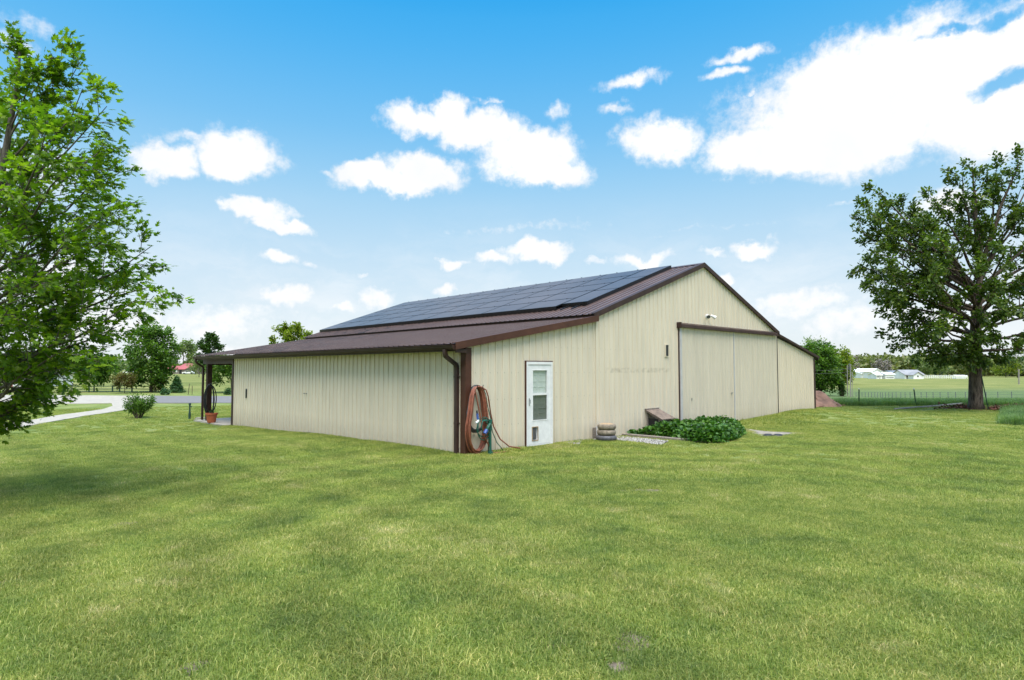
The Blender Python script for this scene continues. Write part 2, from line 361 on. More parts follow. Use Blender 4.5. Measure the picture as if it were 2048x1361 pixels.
def glassmat(name, dark):
    m = MT(name); gl = m.n('ShaderNodeBsdfGlossy'); gl.inputs['Roughness'].default_value = .04; gl.inputs[0].default_value = (.8, .85, .85, 1)
    tp = m.n('ShaderNodeBsdfTransparent'); tp.inputs[0].default_value = (dark, dark*1.06, dark*1.03, 1)
    ms = m.n('ShaderNodeMixShader'); ms.inputs[0].default_value = .09; m.l(tp.outputs[0], ms.inputs[1]); m.l(gl.outputs[0], ms.inputs[2]); m.l(ms.outputs[0], m.out.inputs[0]); return m.m
MAT['glass'] = glassmat('clear_glass', .8); MAT['screen'] = glassmat('insect_screen', .42)

# ------------------------------------------------------------------ mesh helpers
def link(name, me, mat=None, parent=None):
    o = bpy.data.objects.new(name, me); COL.objects.link(o)
    if mat is not None:
        for k in (mat if isinstance(mat, (list, tuple)) else [mat]): me.materials.append(MAT[k] if isinstance(k, str) else k)
    if parent is not None:
        o.parent = parent; o.matrix_parent_inverse = Matrix.Translation(-parent.location) if parent.rotation_euler.z == 0 else parent.matrix_basis.inverted()
    return o
def tag(o, label=None, cat=None, group=None, kind=None):
    if label: o['label'] = label
    if cat: o['category'] = cat
    if group: o['group'] = group
    if kind: o['kind'] = kind
    return o
def empty(name, loc, label, cat, group=None):
    o = bpy.data.objects.new(name, None); COL.objects.link(o); o.location = [float(v) for v in loc]; o.empty_display_size = .2
    return tag(o, label, cat, group)
class MB:
    def __init__(s): s.v = []; s.f = []; s.m = []
    def quad(s, *p, mi=0):
        k = len(s.v); s.v += [tuple(float(c) for c in q) for q in p]; s.f.append(tuple(range(k, k+len(p)))); s.m.append(mi)
    def box(s, a, b, mi=0, skip=''):
        x0, y0, z0 = a; x1, y1, z1 = b; k = len(s.v)
        s.v += [(x0,y0,z0),(x1,y0,z0),(x1,y1,z0),(x0,y1,z0),(x0,y0,z1),(x1,y0,z1),(x1,y1,z1),(x0,y1,z1)]
        F = [(0,3,2,1),(4,5,6,7),(0,1,5,4),(1,2,6,5),(2,3,7,6),(3,0,4,7)]
        s.f += [tuple(k+i for i in f) for f in F]; s.m += [mi]*6
    def prism(s, poly, vec, mi=0):
        """closed prism of polygon pts swept along vec"""
        k = len(s.v); n = len(poly); vec = np.array(vec, float)
        s.v += [tuple(map(float, p)) for p in poly] + [tuple(map(float, np.array(p)+vec)) for p in poly]
        s.f.append(tuple(k+i for i in range(n))); s.f.append(tuple(k+n+i for i in reversed(range(n))))
        for i in range(n): s.f.append((k+i, k+(i+1)%n, k+n+(i+1)%n, k+n+i))
        s.m += [mi]*(n+2)
    def tube(s, pts, rad, sides=8, cap=True, mi=0, squash=None):
        pts = [np.array(p, float) for p in pts]; n = len(pts)
        if not hasattr(rad, '__len__'): rad = [rad]*n
        k0 = len(s.v); prev = None
        for i, p in enumerate(pts):
            t = pts[min(i+1, n-1)] - pts[max(i-1, 0)]; t = t/(np.linalg.norm(t)+1e-12)
            if prev is None:
                a = np.cross(t, (0, 0, 1)); a = a if np.linalg.norm(a) > .15 else np.cross(t, (1, 0, 0))
            else: a = prev - t*(prev @ t)
            a /= np.linalg.norm(a)+1e-12; b = np.cross(t, a); prev = a
            for j in range(sides):
                w = 2*math.pi*(j+.5)/sides; s.v.append(tuple(p + rad[i]*(a*math.cos(w) + b*math.sin(w))))
        for i in range(n-1):
            for j in range(sides):
                A = k0+i*sides+j; B = k0+i*sides+(j+1) % sides
                s.f.append((A, B, B+sides, A+sides)); s.m.append(mi)
        if cap:
            s.f.append(tuple(k0+j for j in reversed(range(sides)))); s.f.append(tuple(k0+(n-1)*sides+j for j in range(sides))); s.m += [mi]*2
    def lathe(s, c, prof, sides=24, mi=0):
        k0 = len(s.v); c = np.array(c, float)
        for r, z in prof:
            for j in range(sides):
                w = 2*math.pi*j/sides; s.v.append((c[0]+r*math.cos(w), c[1]+r*math.sin(w), c[2]+z))
        for i in range(len(prof)-1):
            for j in range(sides):
                A = k0+i*sides+j; B = k0+i*sides+(j+1) % sides
                s.f.append((A, B, B+sides, A+sides)); s.m.append(mi)
    def build(s, name, mat, parent=None, smooth=False):
        me = bpy.data.meshes.new(name); me.from_pydata(s.v, [], s.f)
        o = link(name, me, mat, parent); me.polygons.foreach_set('material_index', s.m)
        if smooth: me.polygons.foreach_set('use_smooth', [True]*len(s.f))
        me.update(); return o
def fastmesh(name, V, F_list):
    """V (n,3); F_list: list of int arrays (k, sides)"""
    me = bpy.data.meshes.new(name); V = np.asarray(V, np.float32)
    me.vertices.add(len(V)); me.vertices.foreach_set('co', V.ravel())
    loops = np.concatenate([f.ravel() for f in F_list]).astype(np.int32)
    tot = np.concatenate([np.full(len(f), f.shape[1], np.int32) for f in F_list])
    st = np.concatenate([[0], np.cumsum(tot)[:-1]]).astype(np.int32)
    me.loops.add(len(loops)); me.loops.foreach_set('vertex_index', loops)
    me.polygons.add(len(tot)); me.polygons.foreach_set('loop_start', st); me.polygons.foreach_set('loop_total', tot)
    me.update(calc_edges=True); return me

# ------------------------------------------------------------------ ground
def axis(lo_, hi_, f0, f1, step):
    mid = list(np.arange(f0, f1+1e-6, step)); a = []; s = step; x = f0
    while x > lo_: s *= 1.16; x -= s; a.append(x)
    b = []; s = step; x = f1
    while x < hi_: s *= 1.16; x += s; b.append(x)
    return np.array(a[::-1]+mid+b)
gx = axis(-3500, 4500, -22, 62, .6); gy = axis(-3500, 4500, -22, 62, .6)
X, Y = np.meshgrid(gx, gy, indexing='ij'); Zg = H(X, Y)
nx, ny = X.shape; idx = np.arange(nx*ny).reshape(nx, ny)
me = fastmesh('ground', np.stack([X, Y, Zg], -1).reshape(-1, 3), [np.stack([idx[:-1, :-1], idx[1:, :-1], idx[1:, 1:], idx[:-1, 1:]], -1).reshape(-1, 4)])
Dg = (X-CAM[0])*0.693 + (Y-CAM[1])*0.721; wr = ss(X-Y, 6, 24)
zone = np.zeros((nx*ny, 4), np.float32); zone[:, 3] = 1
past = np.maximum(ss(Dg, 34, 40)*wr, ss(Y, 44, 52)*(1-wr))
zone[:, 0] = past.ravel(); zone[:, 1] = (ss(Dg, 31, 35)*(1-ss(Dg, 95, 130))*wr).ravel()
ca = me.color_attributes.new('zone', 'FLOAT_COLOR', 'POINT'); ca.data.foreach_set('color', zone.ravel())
me.polygons.foreach_set('use_smooth', [True]*len(me.polygons))
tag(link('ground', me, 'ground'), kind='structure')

def in_poly(x, y, poly):
    ins = np.zeros(np.shape(x), bool); n = len(poly)
    for i in range(n):
        x0, y0 = poly[i][:2]; x1, y1 = poly[(i+1) % n][:2]
        c = ((y0 > y) != (y1 > y)) & (x < (x1-x0)*(y-y0)/((y1-y0) if y1 != y0 else 1e-9)+x0); ins ^= c
    return ins
def sheet(name, poly, mat, lift=.03, step=.8):
    """draped slab over a ground polygon"""
    bm = bmesh.new(); vs = [bm.verts.new((p[0], p[1], 0)) for p in poly]; bm.faces.new(vs)
    for ax in (0, 1):
        lo_ = min(p[ax] for p in poly); hi_ = max(p[ax] for p in poly); st = max(step, (hi_-lo_)/60)
        for q in np.arange(lo_+st, hi_, st):
            no = (1, 0, 0) if ax == 0 else (0, 1, 0); co = (q, 0, 0) if ax == 0 else (0, q, 0)
            bmesh.ops.bisect_plane(bm, geom=bm.verts[:]+bm.edges[:]+bm.faces[:], plane_co=co, plane_no=no)
    bmesh.ops.recalc_face_normals(bm, faces=bm.faces)
    top = bm.faces[:]; r = bmesh.ops.extrude_face_region(bm, geom=top)
    newv = {v for v in r['geom'] if isinstance(v, bmesh.types.BMVert)}
    for v in bm.verts: v.co.z = float(H(v.co.x, v.co.y)) + (lift if v in newv else -.06)
    bmesh.ops.recalc_face_normals(bm, faces=bm.faces)
    me = bpy.data.meshes.new(name); bm.to_mesh(me); bm.free()
    return tag(link(name, me, mat), kind='structure')
P = lambda L_: [gp(*q) for q in L_]
apron = P([(-420, 812), (60, 809), (223, 807.5), (226, 815), (262, 820), (300, 807), (300, 792.5), (150, 792), (-420, 793)])
walk = P([(226, 813), (262, 819), (200, 829), (130, 840), (60, 853), (-40, 872), (-220, 905), (-300, 893), (-100, 866), (20, 849), (60, 842), (130, 830), (205, 820)])
road = P([(300.5, 807), (520, 807), (760, 807), (1000, 806), (1000, 794), (760, 794), (520, 793.5), (300.5, 792.5)])
sheet('driveway_apron', apron, 'concrete', .03, 2); sheet('garden_path', walk, 'concrete', .034, 1)
sheet('road', road, 'asphalt', .03, 3)
porch_slab = [(-.25, 14.45), (-.25, 18.3), (4.6, 18.3), (4.6, 14.45)]
sheet('porch_slab', [(x, y, 0) for x, y in porch_slab], 'concrete', .06, 1)
slab = P([(1478, 857), (1530, 864), (1606, 866.5), (1560, 874.5), (1520, 873)])
sheet('concrete_slab', slab, 'old_concrete', .02, .5)

# ------------------------------------------------------------------ barn
U1, U2, UR, WD = 4.665, 16.58, 10.62, 20.74
HE, HR = 3.52, 5.607
LV, LG = 14.41, 17.93
SL = (HR-HE)/(UR-U1)                # main roof slope
LE, LT = 2.50, 3.40                 # lean-to roof, eave and top
UE = -.37
SLL = (LT-LE)/(U1-UE)
def ztop(u):                        # underside line of the roofs
    if U1 <= u <= U2: return HE + SL*(min(u, 2*UR-u)-U1) - .07
    return LE + SLL*((u if u < U1 else WD-u+0.0) - UE) - .05
barn = empty('barn', (0, 0, 0), 'long tan metal-sided barn with brown roof, lean-tos and a gable sliding door', 'barn')
RIB = .2286
def profile(a, b, start=0.0):
    """breakpoints (u, offset) of ribbed siding between a and b"""
    pts = []; k = math.floor((a-start)/RIB)-1
    while start+k*RIB < b+RIB:
        c = start+k*RIB
        pts += [(c-.025, 0), (c-.019, .023), (c+.019, .023), (c+.025, 0), (c+.066, 0), (c+.072, .004), (c+.080, .004), (c+.086, 0), (c+.142, 0), (c+.148, .004), (c+.156, .004), (c+.162, 0)]; k += 1
    def off(u):
        for (p, q), (r, s_) in zip(pts, pts[1:]):
            if p <= u <= r: return q+(s_-q)*(u-p)/max(r-p, 1e-9)
        return 0
    ins = [q for q in pts if a+1e-4 < q[0] < b-1e-4]
    return [(a, off(a))] + ins + [(b, off(b))]
def ribwall(mb, a, b, base, top, place, start=0., breaks=(), holes=()):
    pr = profile(a, b, start)
    us = sorted(set([p[0] for p in pr]) | {x for x in breaks if a < x < b} | {x for h in holes for x in (h[0], h[1]) if a < x < b})
    d = dict(pr); full = []
    for u in us:
        if u in d: full.append((u, d[u]))
        else:
            l_ = max((q for q in pr if q[0] <= u), key=lambda q: q[0]); r_ = min((q for q in pr if q[0] >= u), key=lambda q: q[0])
            full.append((u, l_[1]+(r_[1]-l_[1])*(u-l_[0])/max(r_[0]-l_[0], 1e-9)))
    for (u, o), (w, q) in zip(full, full[1:]):
        m_ = (u+w)/2; segs = [(None, None)]
        h = [h_ for h_ in holes if h_[0] <= m_ <= h_[1]]
        if h: segs = [(None, h[0][2]), (h[0][3], None)]
        for lo_, hi_ in segs:
            z0u = base(u) if lo_ is None else lo_; z0w = base(w) if lo_ is None else lo_
            z1u = top(u) if hi_ is None else hi_; z1w = top(w) if hi_ is None else hi_
            if z1u <= z0u: continue
            mb.quad(place(u, o, z0u), place(w, q, z0w), place(w, q, z1w), place(u, o, z1u))
def screws(mb, a, b, rows, top, place, start=0.):
    k = math.ceil((a-start)/RIB)
    while start+k*RIB < b:
        c = start+k*RIB
        for z in rows:
            if z < top(c)-.05:
                for dx in (.045,):
                    u = c+dx
                    if u > b: continue
                    A, B, C_, D_ = (place(u-.007, .008, z-.007), place(u+.007, .008, z-.007), place(u+.007, .008, z+.007), place(u-.007, .008, z+.007))
                    mb.quad(A, B, C_, D_, mi=1)
        k += 1
ROWS = [.08, .62, 1.22, 1.85, 2.5, 3.15, 3.8, 4.4, 5.0]
gb = lambda x, y: float(H(x, y))-.05
# gable wall (centre, slightly proud), lean-to walls on both sides
Y0 = -.03
pl = lambda u, o, z: (u, Y0-o, z)
pl0 = lambda u, o, z: (u, -o, z)
mb = MB(); ribwall(mb, U1, U2, lambda u: gb(u, 0), ztop, pl, breaks=(UR,), holes=[(8.14, 8.32, 2.34, 2.72)])
screws(mb, U1, U2, ROWS, ztop, pl)
tag(mb.build('gable_wall', ['tan', 'screw'], barn), 'tall tan ribbed gable wall')
DU0, DU1, DZ = 1.89, 2.83, 2.12
mb = MB(); ribwall(mb, 0.03, U1, lambda u: gb(u, 0), ztop, pl0, holes=[(DU0, DU1, -1, DZ)]); screws(mb, .05, DU0-.05, ROWS, ztop, pl0); screws(mb, DU1+.05, U1, ROWS, ztop, pl0)
mb.build('lean_to_wall', ['tan', 'screw'], barn)
mb = MB(); ribwall(mb, U2, WD-.02, lambda u: gb(u, 0), ztop, pl0); screws(mb, U2, WD-.05, ROWS, ztop, pl0)
mb.build('lean_to_wall', ['tan', 'screw'], barn)
pls = lambda v, o, z: (-o, v, z)
mb = MB(); ribwall(mb, 0.03, LV, lambda v: gb(0, v), lambda v: 2.44, pls); screws(mb, .05, LV, ROWS[:4], lambda v: 2.44, pls)
tag(mb.build('side_wall', ['tan', 'screw'], barn), 'long low tan ribbed side wall under the gutter')
mb = MB(); ribwall(mb, 0.0, LG-.1, lambda v: -.4, lambda v: 2.44, lambda v, o, z: (WD+o, v, z)); mb.build('side_wall', ['tan', 'screw'], barn)
# rear walls
mb = MB(); ribwall(mb, 0.0, U1, lambda u: -.5, ztop, lambda u, o, z: (u, LV+o, z)); mb.build('rear_wall', 'tan', barn)
mb = MB(); ribwall(mb, U1, U2, lambda u: -.5, ztop, lambda u, o, z: (u, LG-.1+o, z), breaks=(UR,)); mb.build('rear_wall', 'tan', barn)
mb = MB(); ribwall(mb, U2, WD, lambda u: -.5, ztop, lambda u, o, z: (u, LG-.12+o, z)); mb.build('rear_wall', 'tan', barn)
mb = MB(); ribwall(mb, LV, LG-.1, lambda v: -.5, lambda v: HE-.05, lambda v, o, z: (U1-o, v, z)); mb.build('porch_wall', 'tan', barn)
# foundation ledge
mb = MB(); mb.prism([(-.045, 4.0, gb(0, 4)-.1), (-.045, 10.8, gb(0, 10.8)-.1), (-.045, 10.8, gb(0, 10.8)+.10), (-.045, 4.0, gb(0, 4)+.055)], (.03, 0, 0)); mb.build('foundation_strip', 'concrete', barn)

# roofs
def roofsheet(mb, u0, z0, u1, z1, v0, v1):
    d = np.array([u1-u0, 0, z1-z0]); n = np.array([-(z1-z0), 0, u1-u0]); n /= np.linalg.norm(n); n = n if n[2] > 0 else -n
    pr = profile(v0, v1, .1)
    for (a, o), (b, q) in zip(pr, pr[1:]):
        A = np.array([u0, a, z0])+n*o; B = np.array([u0, b, z0])+n*q
        mb.quad(A, B, B+d, A+d)
V0 = -.09
OV = .16
mb = MB(); roofsheet(mb, U1-OV, HE-SL*OV, UR, HR, V0, LG+.12); roofsheet(mb, U2+OV, HE-SL*OV, UR, HR, V0, LG+.12)
# ridge cap
for s_ in (-1, 1):
    mb.quad((UR, V0-.02, HR+.035), (UR, LG+.14, HR+.035), (UR+s_*.2, LG+.14, HR+.035-.2*SL), (UR+s_*.2, V0-.02, HR+.035-.2*SL))
tag(mb.build('main_roof', 'roof', barn), 'brown ribbed main roof over the gable')
mb = MB(); roofsheet(mb, UE, LE, U1+.02, LT, V0, LG+.12); tag(mb.build('lean_to_roof', 'roof', barn), 'brown lean-to roof with dark winding marks, over the side wall')
mb = MB(); roofsheet(mb, WD-UE, LE, U2-.02, LT, V0, LG+.12); mb.build('lean_to_roof', 'roof', barn)
# flashing wall between the two roof levels
for x in (U1-.02, U2+.02):
    mb = MB(); mb.box((x-.012, V0+.02, LT-.12), (x+.012, LG+.05, HE-.03)); mb.build('step_flashing', 'brown', barn)
mb = MB(); mb.box((U1-.022, Y0-.004, -.2), (U1+.010, -.001, LT-.06)); mb.build('seam_trim', 'tan', barn)
# rake trims
def rake(u0, z0, u1, z1, h, mat, y0=-.115, up=.03, label=None):
    mb = MB(); t = .03; lipw = .11
    mb.prism([(u0, y0, z0-h+up), (u1, y0, z1-h+up), (u1, y0, z1+up), (u0, y0, z0+up)], (0, t, 0))
    mb.prism([(u0, y0+t+.002, z0+up-.012), (u1, y0+t+.002, z1+up-.012), (u1, y0+t+.002, z1+up), (u0, y0+t+.002, z0+up)], (0, lipw, 0))
    o = mb.build('rake_trim', mat, barn)
    if label: tag(o, label)
rake(U1-OV, HE-SL*OV, UR, HR, .155, 'brown'); rake(UR+.001, HR, U2+OV, HE-SL*OV, .155, 'brown')
rake(UE-.01, LE, U1-.0, LT, .165, 'rust_brown', y0=-.13, label='red-brown trim board on the sloping edge of the lean-to roof'); rake(U2, LT, WD-UE, LE, .10, 'brown')
# dark soffit gap behind the rakes
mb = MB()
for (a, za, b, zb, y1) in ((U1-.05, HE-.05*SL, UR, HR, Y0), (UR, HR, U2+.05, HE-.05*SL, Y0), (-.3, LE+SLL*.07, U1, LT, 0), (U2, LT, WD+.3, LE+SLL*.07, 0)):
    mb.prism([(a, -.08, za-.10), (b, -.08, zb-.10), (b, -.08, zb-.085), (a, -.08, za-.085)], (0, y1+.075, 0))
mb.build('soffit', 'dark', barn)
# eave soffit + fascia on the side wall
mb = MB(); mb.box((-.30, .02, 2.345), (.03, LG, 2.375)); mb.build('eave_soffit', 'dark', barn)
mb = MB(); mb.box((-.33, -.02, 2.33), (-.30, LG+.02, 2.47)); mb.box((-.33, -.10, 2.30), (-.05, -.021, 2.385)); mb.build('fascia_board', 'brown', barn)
# gutter (open K-profile)
def gutter(x, sgn, y0, y1, z, name='gutter'):
    pr = [(0, .0), (0, -.105), (.075, -.105), (.10, -.06), (.105, -.03), (.125, -.012), (.125, .0), (.118, 0), (.100, -.02), (.096, -.055), (.073, -.099), (.006, -.099), (.006, 0)]
    mb = MB(); poly = [(x+sgn*a, y0, z+b) for a, b in pr]; n = len(poly); k = 0
    mb.v += poly + [(p[0], y1, p[2]) for p in poly]
    for i in range(n): mb.f.append((i, (i+1) % n, n+(i+1) % n, n+i)); mb.m.append(0)
    for yy in (y0, y1):
        mb.quad(*[(x+sgn*a, yy+(.001 if yy == y1 else -.001), z+b) for a, b in pr[:7]])
    return mb.build(name, 'brown', barn)
gutter(-.335, -1, -.06, LG+.1, 2.475); gutter(WD+.335, 1, -.06, LG+.1, 2.475)
# corner trims
mb = MB(); mb.box((-.028, -.032, -.4), (.14, -.002, 2.42)); mb.box((-.032, -.030, -.4), (-.002, .15, 2.42)); tag(mb.build('corner_trim', 'rust_brown', barn), 'red-brown corner trim behind the hanging hoses')
mb = MB(); mb.box((U2-.10, -.075, -.3), (U2+.01, -.032, HE-.10)); mb.build('corner_trim', 'brown', barn)
mb = MB(); mb.box((WD-.09, -.035, -.3), (WD+.03, -.004, 2.45)); mb.box((WD+.004, -.033, -.3), (WD+.033, .1, 2.45)); mb.build('corner_trim', 'brown', barn)
mb = MB(); mb.box((-.034, LV-.10, -.6), (-.004, LV+.03, 2.34)); mb.box((-.032, LV+.004, -.6), (.1, LV+.033, 2.34)); mb.build('corner_trim', 'brown', barn)
# downspouts: rectangular tube with elbows
def rectsweep(mb, pts, a=.05, b=.036):
    pts = [np.array(p, float) for p in pts]; k0 = len(mb.v); n = len(pts)
    for i, p in enumerate(pts):
        t = pts[min(i+1, n-1)]-pts[max(i-1, 0)]; t /= np.linalg.norm(t)
        w = np.array([0, 1.0, 0]); w -= t*(w @ t); w /= np.linalg.norm(w); u = np.cross(w, t)
        for q in ((-1, -1), (-.7, -1.12), (.7, -1.12), (1, -1), (1, 1), (-1, 1)): mb.v.append(tuple(p+w*a*q[0]+u*b*q[1]))
    for i in range(n-1):
        for j in range(6): A = k0+i*6+j; B = k0+i*6+(j+1) % 6; mb.f.append((A, B, B+6, A+6)); mb.m.append(0)
    mb.f.append(tuple(k0+(n-1)*6+j for j in range(6))); mb.m.append(0)
def downspout(v, bot, ux=-.40, uw=-.062, parent=barn):
    zt = 2.38; P_ = [(ux, v, zt), (ux, v, zt-.07)]
    for k in range(1, 5): P_.append((ux+.03*k*k/16*1.0, v, zt-.07-.03*k*.8))
    for k in range(1, 7): P_.append((ux+.03+(uw-ux-.06)*k/6, v, zt-.166-.17*k/6))
    for k in range(1, 5): P_.append((uw-.03+.03*(1-(1-k/4)**2), v, zt-.336-.03*k))
    P_ += [(uw, v, 1.6), (uw, v, .8), (uw, v, bot)]
    mb = MB(); rectsweep(mb, P_)
    for zz in (1.75, .7): mb.box((uw-.04, v-.062, zz), (uw+.05, v+.062, zz+.025))
    return mb.build('downspout', 'brown', parent)
downspout(.25, .0)
mb = MB(); rectsweep(mb, [(WD+.07, .2, 2.38), (WD+.07, .2, -.1)]); mb.build('downspout', 'brown', barn)
# porch
pz = float(H(0, 17.3))
mb = MB(); mb.box((-.02, 17.35, pz-.1), (.17, 17.54, 2.30)); mb.build('porch_post', 'brown', barn)
mb = MB(); mb.box((4.45, 17.35, pz-.1), (4.62, 17.54, 3.2)); mb.build('porch_post', 'brown', barn)
mb = MB(); mb.box((-.03, LV+.04, 2.16), (.15, LG, 2.343)); mb.build('porch_beam', 'brown', barn)
mb = MB(); mb.box((.16, 17.36, 2.12), (4.44, 17.52, 2.30)); mb.build('porch_beam', 'brown', barn)
downspout(17.72, pz+.08, uw=-.085)

# storm door
sd_ = empty('storm_door', (DU0, 0, .03), None, None); sd_.parent = barn
del_ = [sd_.pop(k) for k in ('label', 'category') if k in sd_.keys()]
def part(mb, name, mat, par=sd_, **k):
    o = mb.build(name, mat, par, **k); return o
zb = .04
mb = MB()    # outer frame
mb.box((DU0, -.060, zb), (DU0+.05, .02, DZ)); mb.box((DU1-.05, -.060, zb), (DU1, .02, DZ)); mb.box((DU0+.05, -.060, DZ-.07), (DU1-.05, .02, DZ)); mb.box((DU0+.05, -.05, zb), (DU1-.05, .02, zb+.03))
part(mb, 'door_frame', 'white')
mb = MB()    # brown reveal strip round the frame
mb.box((DU0-.028, -.048, zb), (DU0-.002, .01, DZ+.026)); mb.box((DU0-.002, -.048, DZ+.002), (DU1+.02, .01, DZ+.026)); mb.box((DU1+.002, -.03, zb), (DU1+.014, .01, DZ+.002))
part(mb, 'frame_edge', 'rust_brown')
a, b = DU0+.056, DU1-.056; t, c = DZ-.078, zb+.036
gx0, gx1 = DU0+.225, DU1-.20; g0, g1, g2, g3 = .67, 1.285, 1.335, 1.905
px0, px1, pz0, pz1 = DU0+.20, DU0+.40, .17, .50
mb = MB(); y0, y1 = -.045, -.012
mb.box((a, y0, g0), (gx0, y1, t)); mb.box((gx1, y0, g0), (b, y1, t)); mb.box((gx0, y0, g3), (gx1, y1, t)); mb.box((gx0, y0, g1), (gx1, y1, g2))
mb.box((a, y0, pz1), (b, y1, g0)); mb.box((a, y0, pz0), (px0, y1, pz1)); mb.box((px1, y0, pz0), (b, y1, pz1)); mb.box((a, y0, c), (b, y1, pz0))
# raised bead round the glass
for (x0, z0, x1, z1) in ((gx0-.02, g0-.02, gx1+.02, g0), (gx0-.02, g3, gx1+.02, g3+.02), (gx0-.02, g0, gx0, g3), (gx1, g0, gx1+.02, g3)): mb.box((x0, y0-.006, z0), (x1, y0+.0, z1))
part(mb, 'door_leaf', 'white')
mb = MB(); mb.quad((gx0, -.028, g2), (gx1, -.028, g2), (gx1, -.028, g3), (gx0, -.028, g3)); part(mb, 'glass_pane', 'glass')
mb = MB(); mb.quad((gx0, -.028, g0), (gx1, -.028, g0), (gx1, -.028, g1), (gx0, -.028, g1)); part(mb, 'insect_screen', 'screen')
mb = MB()    # panelled inner door
mb.box((DU0+.052, .0, zb), (DU1-.052, .019, DZ-.075))
for z0, z1 in ((1.62, 1.80), (.95, 1.50), (.3, .84)):
    for x0, x1 in ((gx0-.08, gx0+.17), (gx0+.24, gx0+.50)):
        for (q0, r0, q1, r1) in ((x0, z0, x1, z0+.014), (x0, z1-.014, x1, z1), (x0, z0+.014, x0+.014, z1-.014), (x1-.014, z0+.014, x1, z1-.014)): mb.box((q0, -.007, r0), (q1, .0, r1))
part(mb, 'inner_door', 'white')
mb = MB(); 
for (q0, r0, q1, r1) in ((px0-.012, pz0-.012, px1+.012, pz0+.006), (px0-.012, pz1-.006, px1+.012, pz1+.012), (px0-.012, pz0, px0+.008, pz1), (px1-.008, pz0, px1+.012, pz1)): mb.box((q0, -.056, r0), (q1, -.046, r1))
part(mb, 'pet_door_frame', 'straw')
mb = MB(); mb.box((px0+.01, -.03, pz0+.02), (px1-.045, -.024, pz1-.005)); part(mb, 'pet_flap', 'grey_hose')
mb = MB(); mb.box((a+.03, -.053, 1.03), (a+.055, -.0455, 1.22)); mb.tube([(a+.042, -.05, 1.18), (a+.042, -.085, 1.18), (a+.042, -.09, 1.09)], .009, 8); part(mb, 'handle', 'steel')

# sliding doors
SZ = 3.30
def slide(u0, u1, y, name='sliding_door'):
    r = bpy.data.objects.new(name, None); COL.objects.link(r); r.parent = barn; r.location = (u0, y, 0)
    pd = lambda u, o, z: (u, y-o*.55, z)
    mb = MB(); ribwall(mb, u0+.05, u1-.05, lambda u: gb(u, 0)+.10, lambda u: SZ, pd, start=.05); screws(mb, u0, u1, ROWS, lambda u: SZ, pd, .05)
    mb.quad((u0, y+.03, 0), (u1, y+.03, 0), (u1, y+.03, SZ), (u0, y+.03, SZ))
    mb.build('door_panel', ['tan_door', 'screw'], r)
    return r
s1 = slide(8.93, 12.60, -.10); s2 = slide(12.635, 16.40, -.10)
def edge(u0, u1, y0, y1, z0, z1, mat, name, par): mb = MB(); mb.box((u0, y0, z0), (u1, y1, z1)); return mb.build(name, mat, par)
edge(8.93, 9.03, -.122, -.05, -.02, SZ, 'pale_trim', 'edge_trim', s1); edge(12.53, 12.598, -.118, -.07, -.02, SZ, 'tan', 'edge_trim', s1)
edge(12.637, 12.70, -.118, -.07, -.02, SZ, 'pale_trim', 'edge_trim', s2); edge(16.32, 16.40, -.118, -.07, -.02, SZ, 'tan', 'edge_trim', s2)
mb = MB(); mb.box((12.36, -.135, 1.03), (12.46, -.12, 1.07)); mb.tube([(12.37, -.13, 1.08), (12.37, -.16, 1.10), (12.45, -.16, 1.10), (12.45, -.13, 1.08)], .008, 6); mb.build('door_handle', 'steel', s1)
mb = MB(); mb.box((9.6, -.122, .9), (9.64, -.11, .98)); mb.build('door_pull', 'screw', s1)
mb = MB()    # track cover: sloping hood
mb.prism([(8.90, -.035, 3.47), (8.90, -.20, 3.40), (8.90, -.21, 3.30), (8.90, -.19, 3.30), (8.90, -.18, 3.385), (8.90, -.035, 3.45)], (7.45, 0, 0)); mb.box((8.86, -.20, 3.28), (8.90, -.035, 3.47))
tag(mb.build('track_cover', 'brown', barn), 'brown hood over the sliding door track')
mb = MB(); mb.box((8.90, -.09, 0), (8.927, -.032, 3.28)); mb.build('door_jamb', 'brown', barn)
# slit window in the gable wall
wn = MB(); wn.box((8.15, Y0-.028, 2.355), (8.31, Y0-.022, 2.705)); w_ = wn.build('window', 'black', barn)
mb = MB()
for q in ((8.13, 2.335, 8.33, 2.355), (8.13, 2.705, 8.33, 2.725), (8.13, 2.355, 8.15, 2.705), (8.312, 2.355, 8.33, 2.705)): mb.box((q[0], Y0-.040, q[1]), (q[2], Y0-.0, q[3]))
mb.build('window_frame', 'tan', w_)
# black vent slot and latch on the side wall
mb = MB(); mb.prism([(-.034, 12.94+.05*math.cos(t), (1.15 if math.sin(t) > 0 else .90)+.05*math.sin(t)) for t in np.linspace(0, 2*math.pi, 16, endpoint=False)], (.030, 0, 0)); mb.build('vent_slot', 'black', barn)
mb = MB(); mb.box((-.034, 8.03, 1.15), (-.018, 8.08, 1.18)); mb.build('latch', 'black', barn); mb = MB(); mb.box((-.034, 7.88, 1.145), (-.018, 7.94, 1.175)); mb.build('latch', 'black', barn)
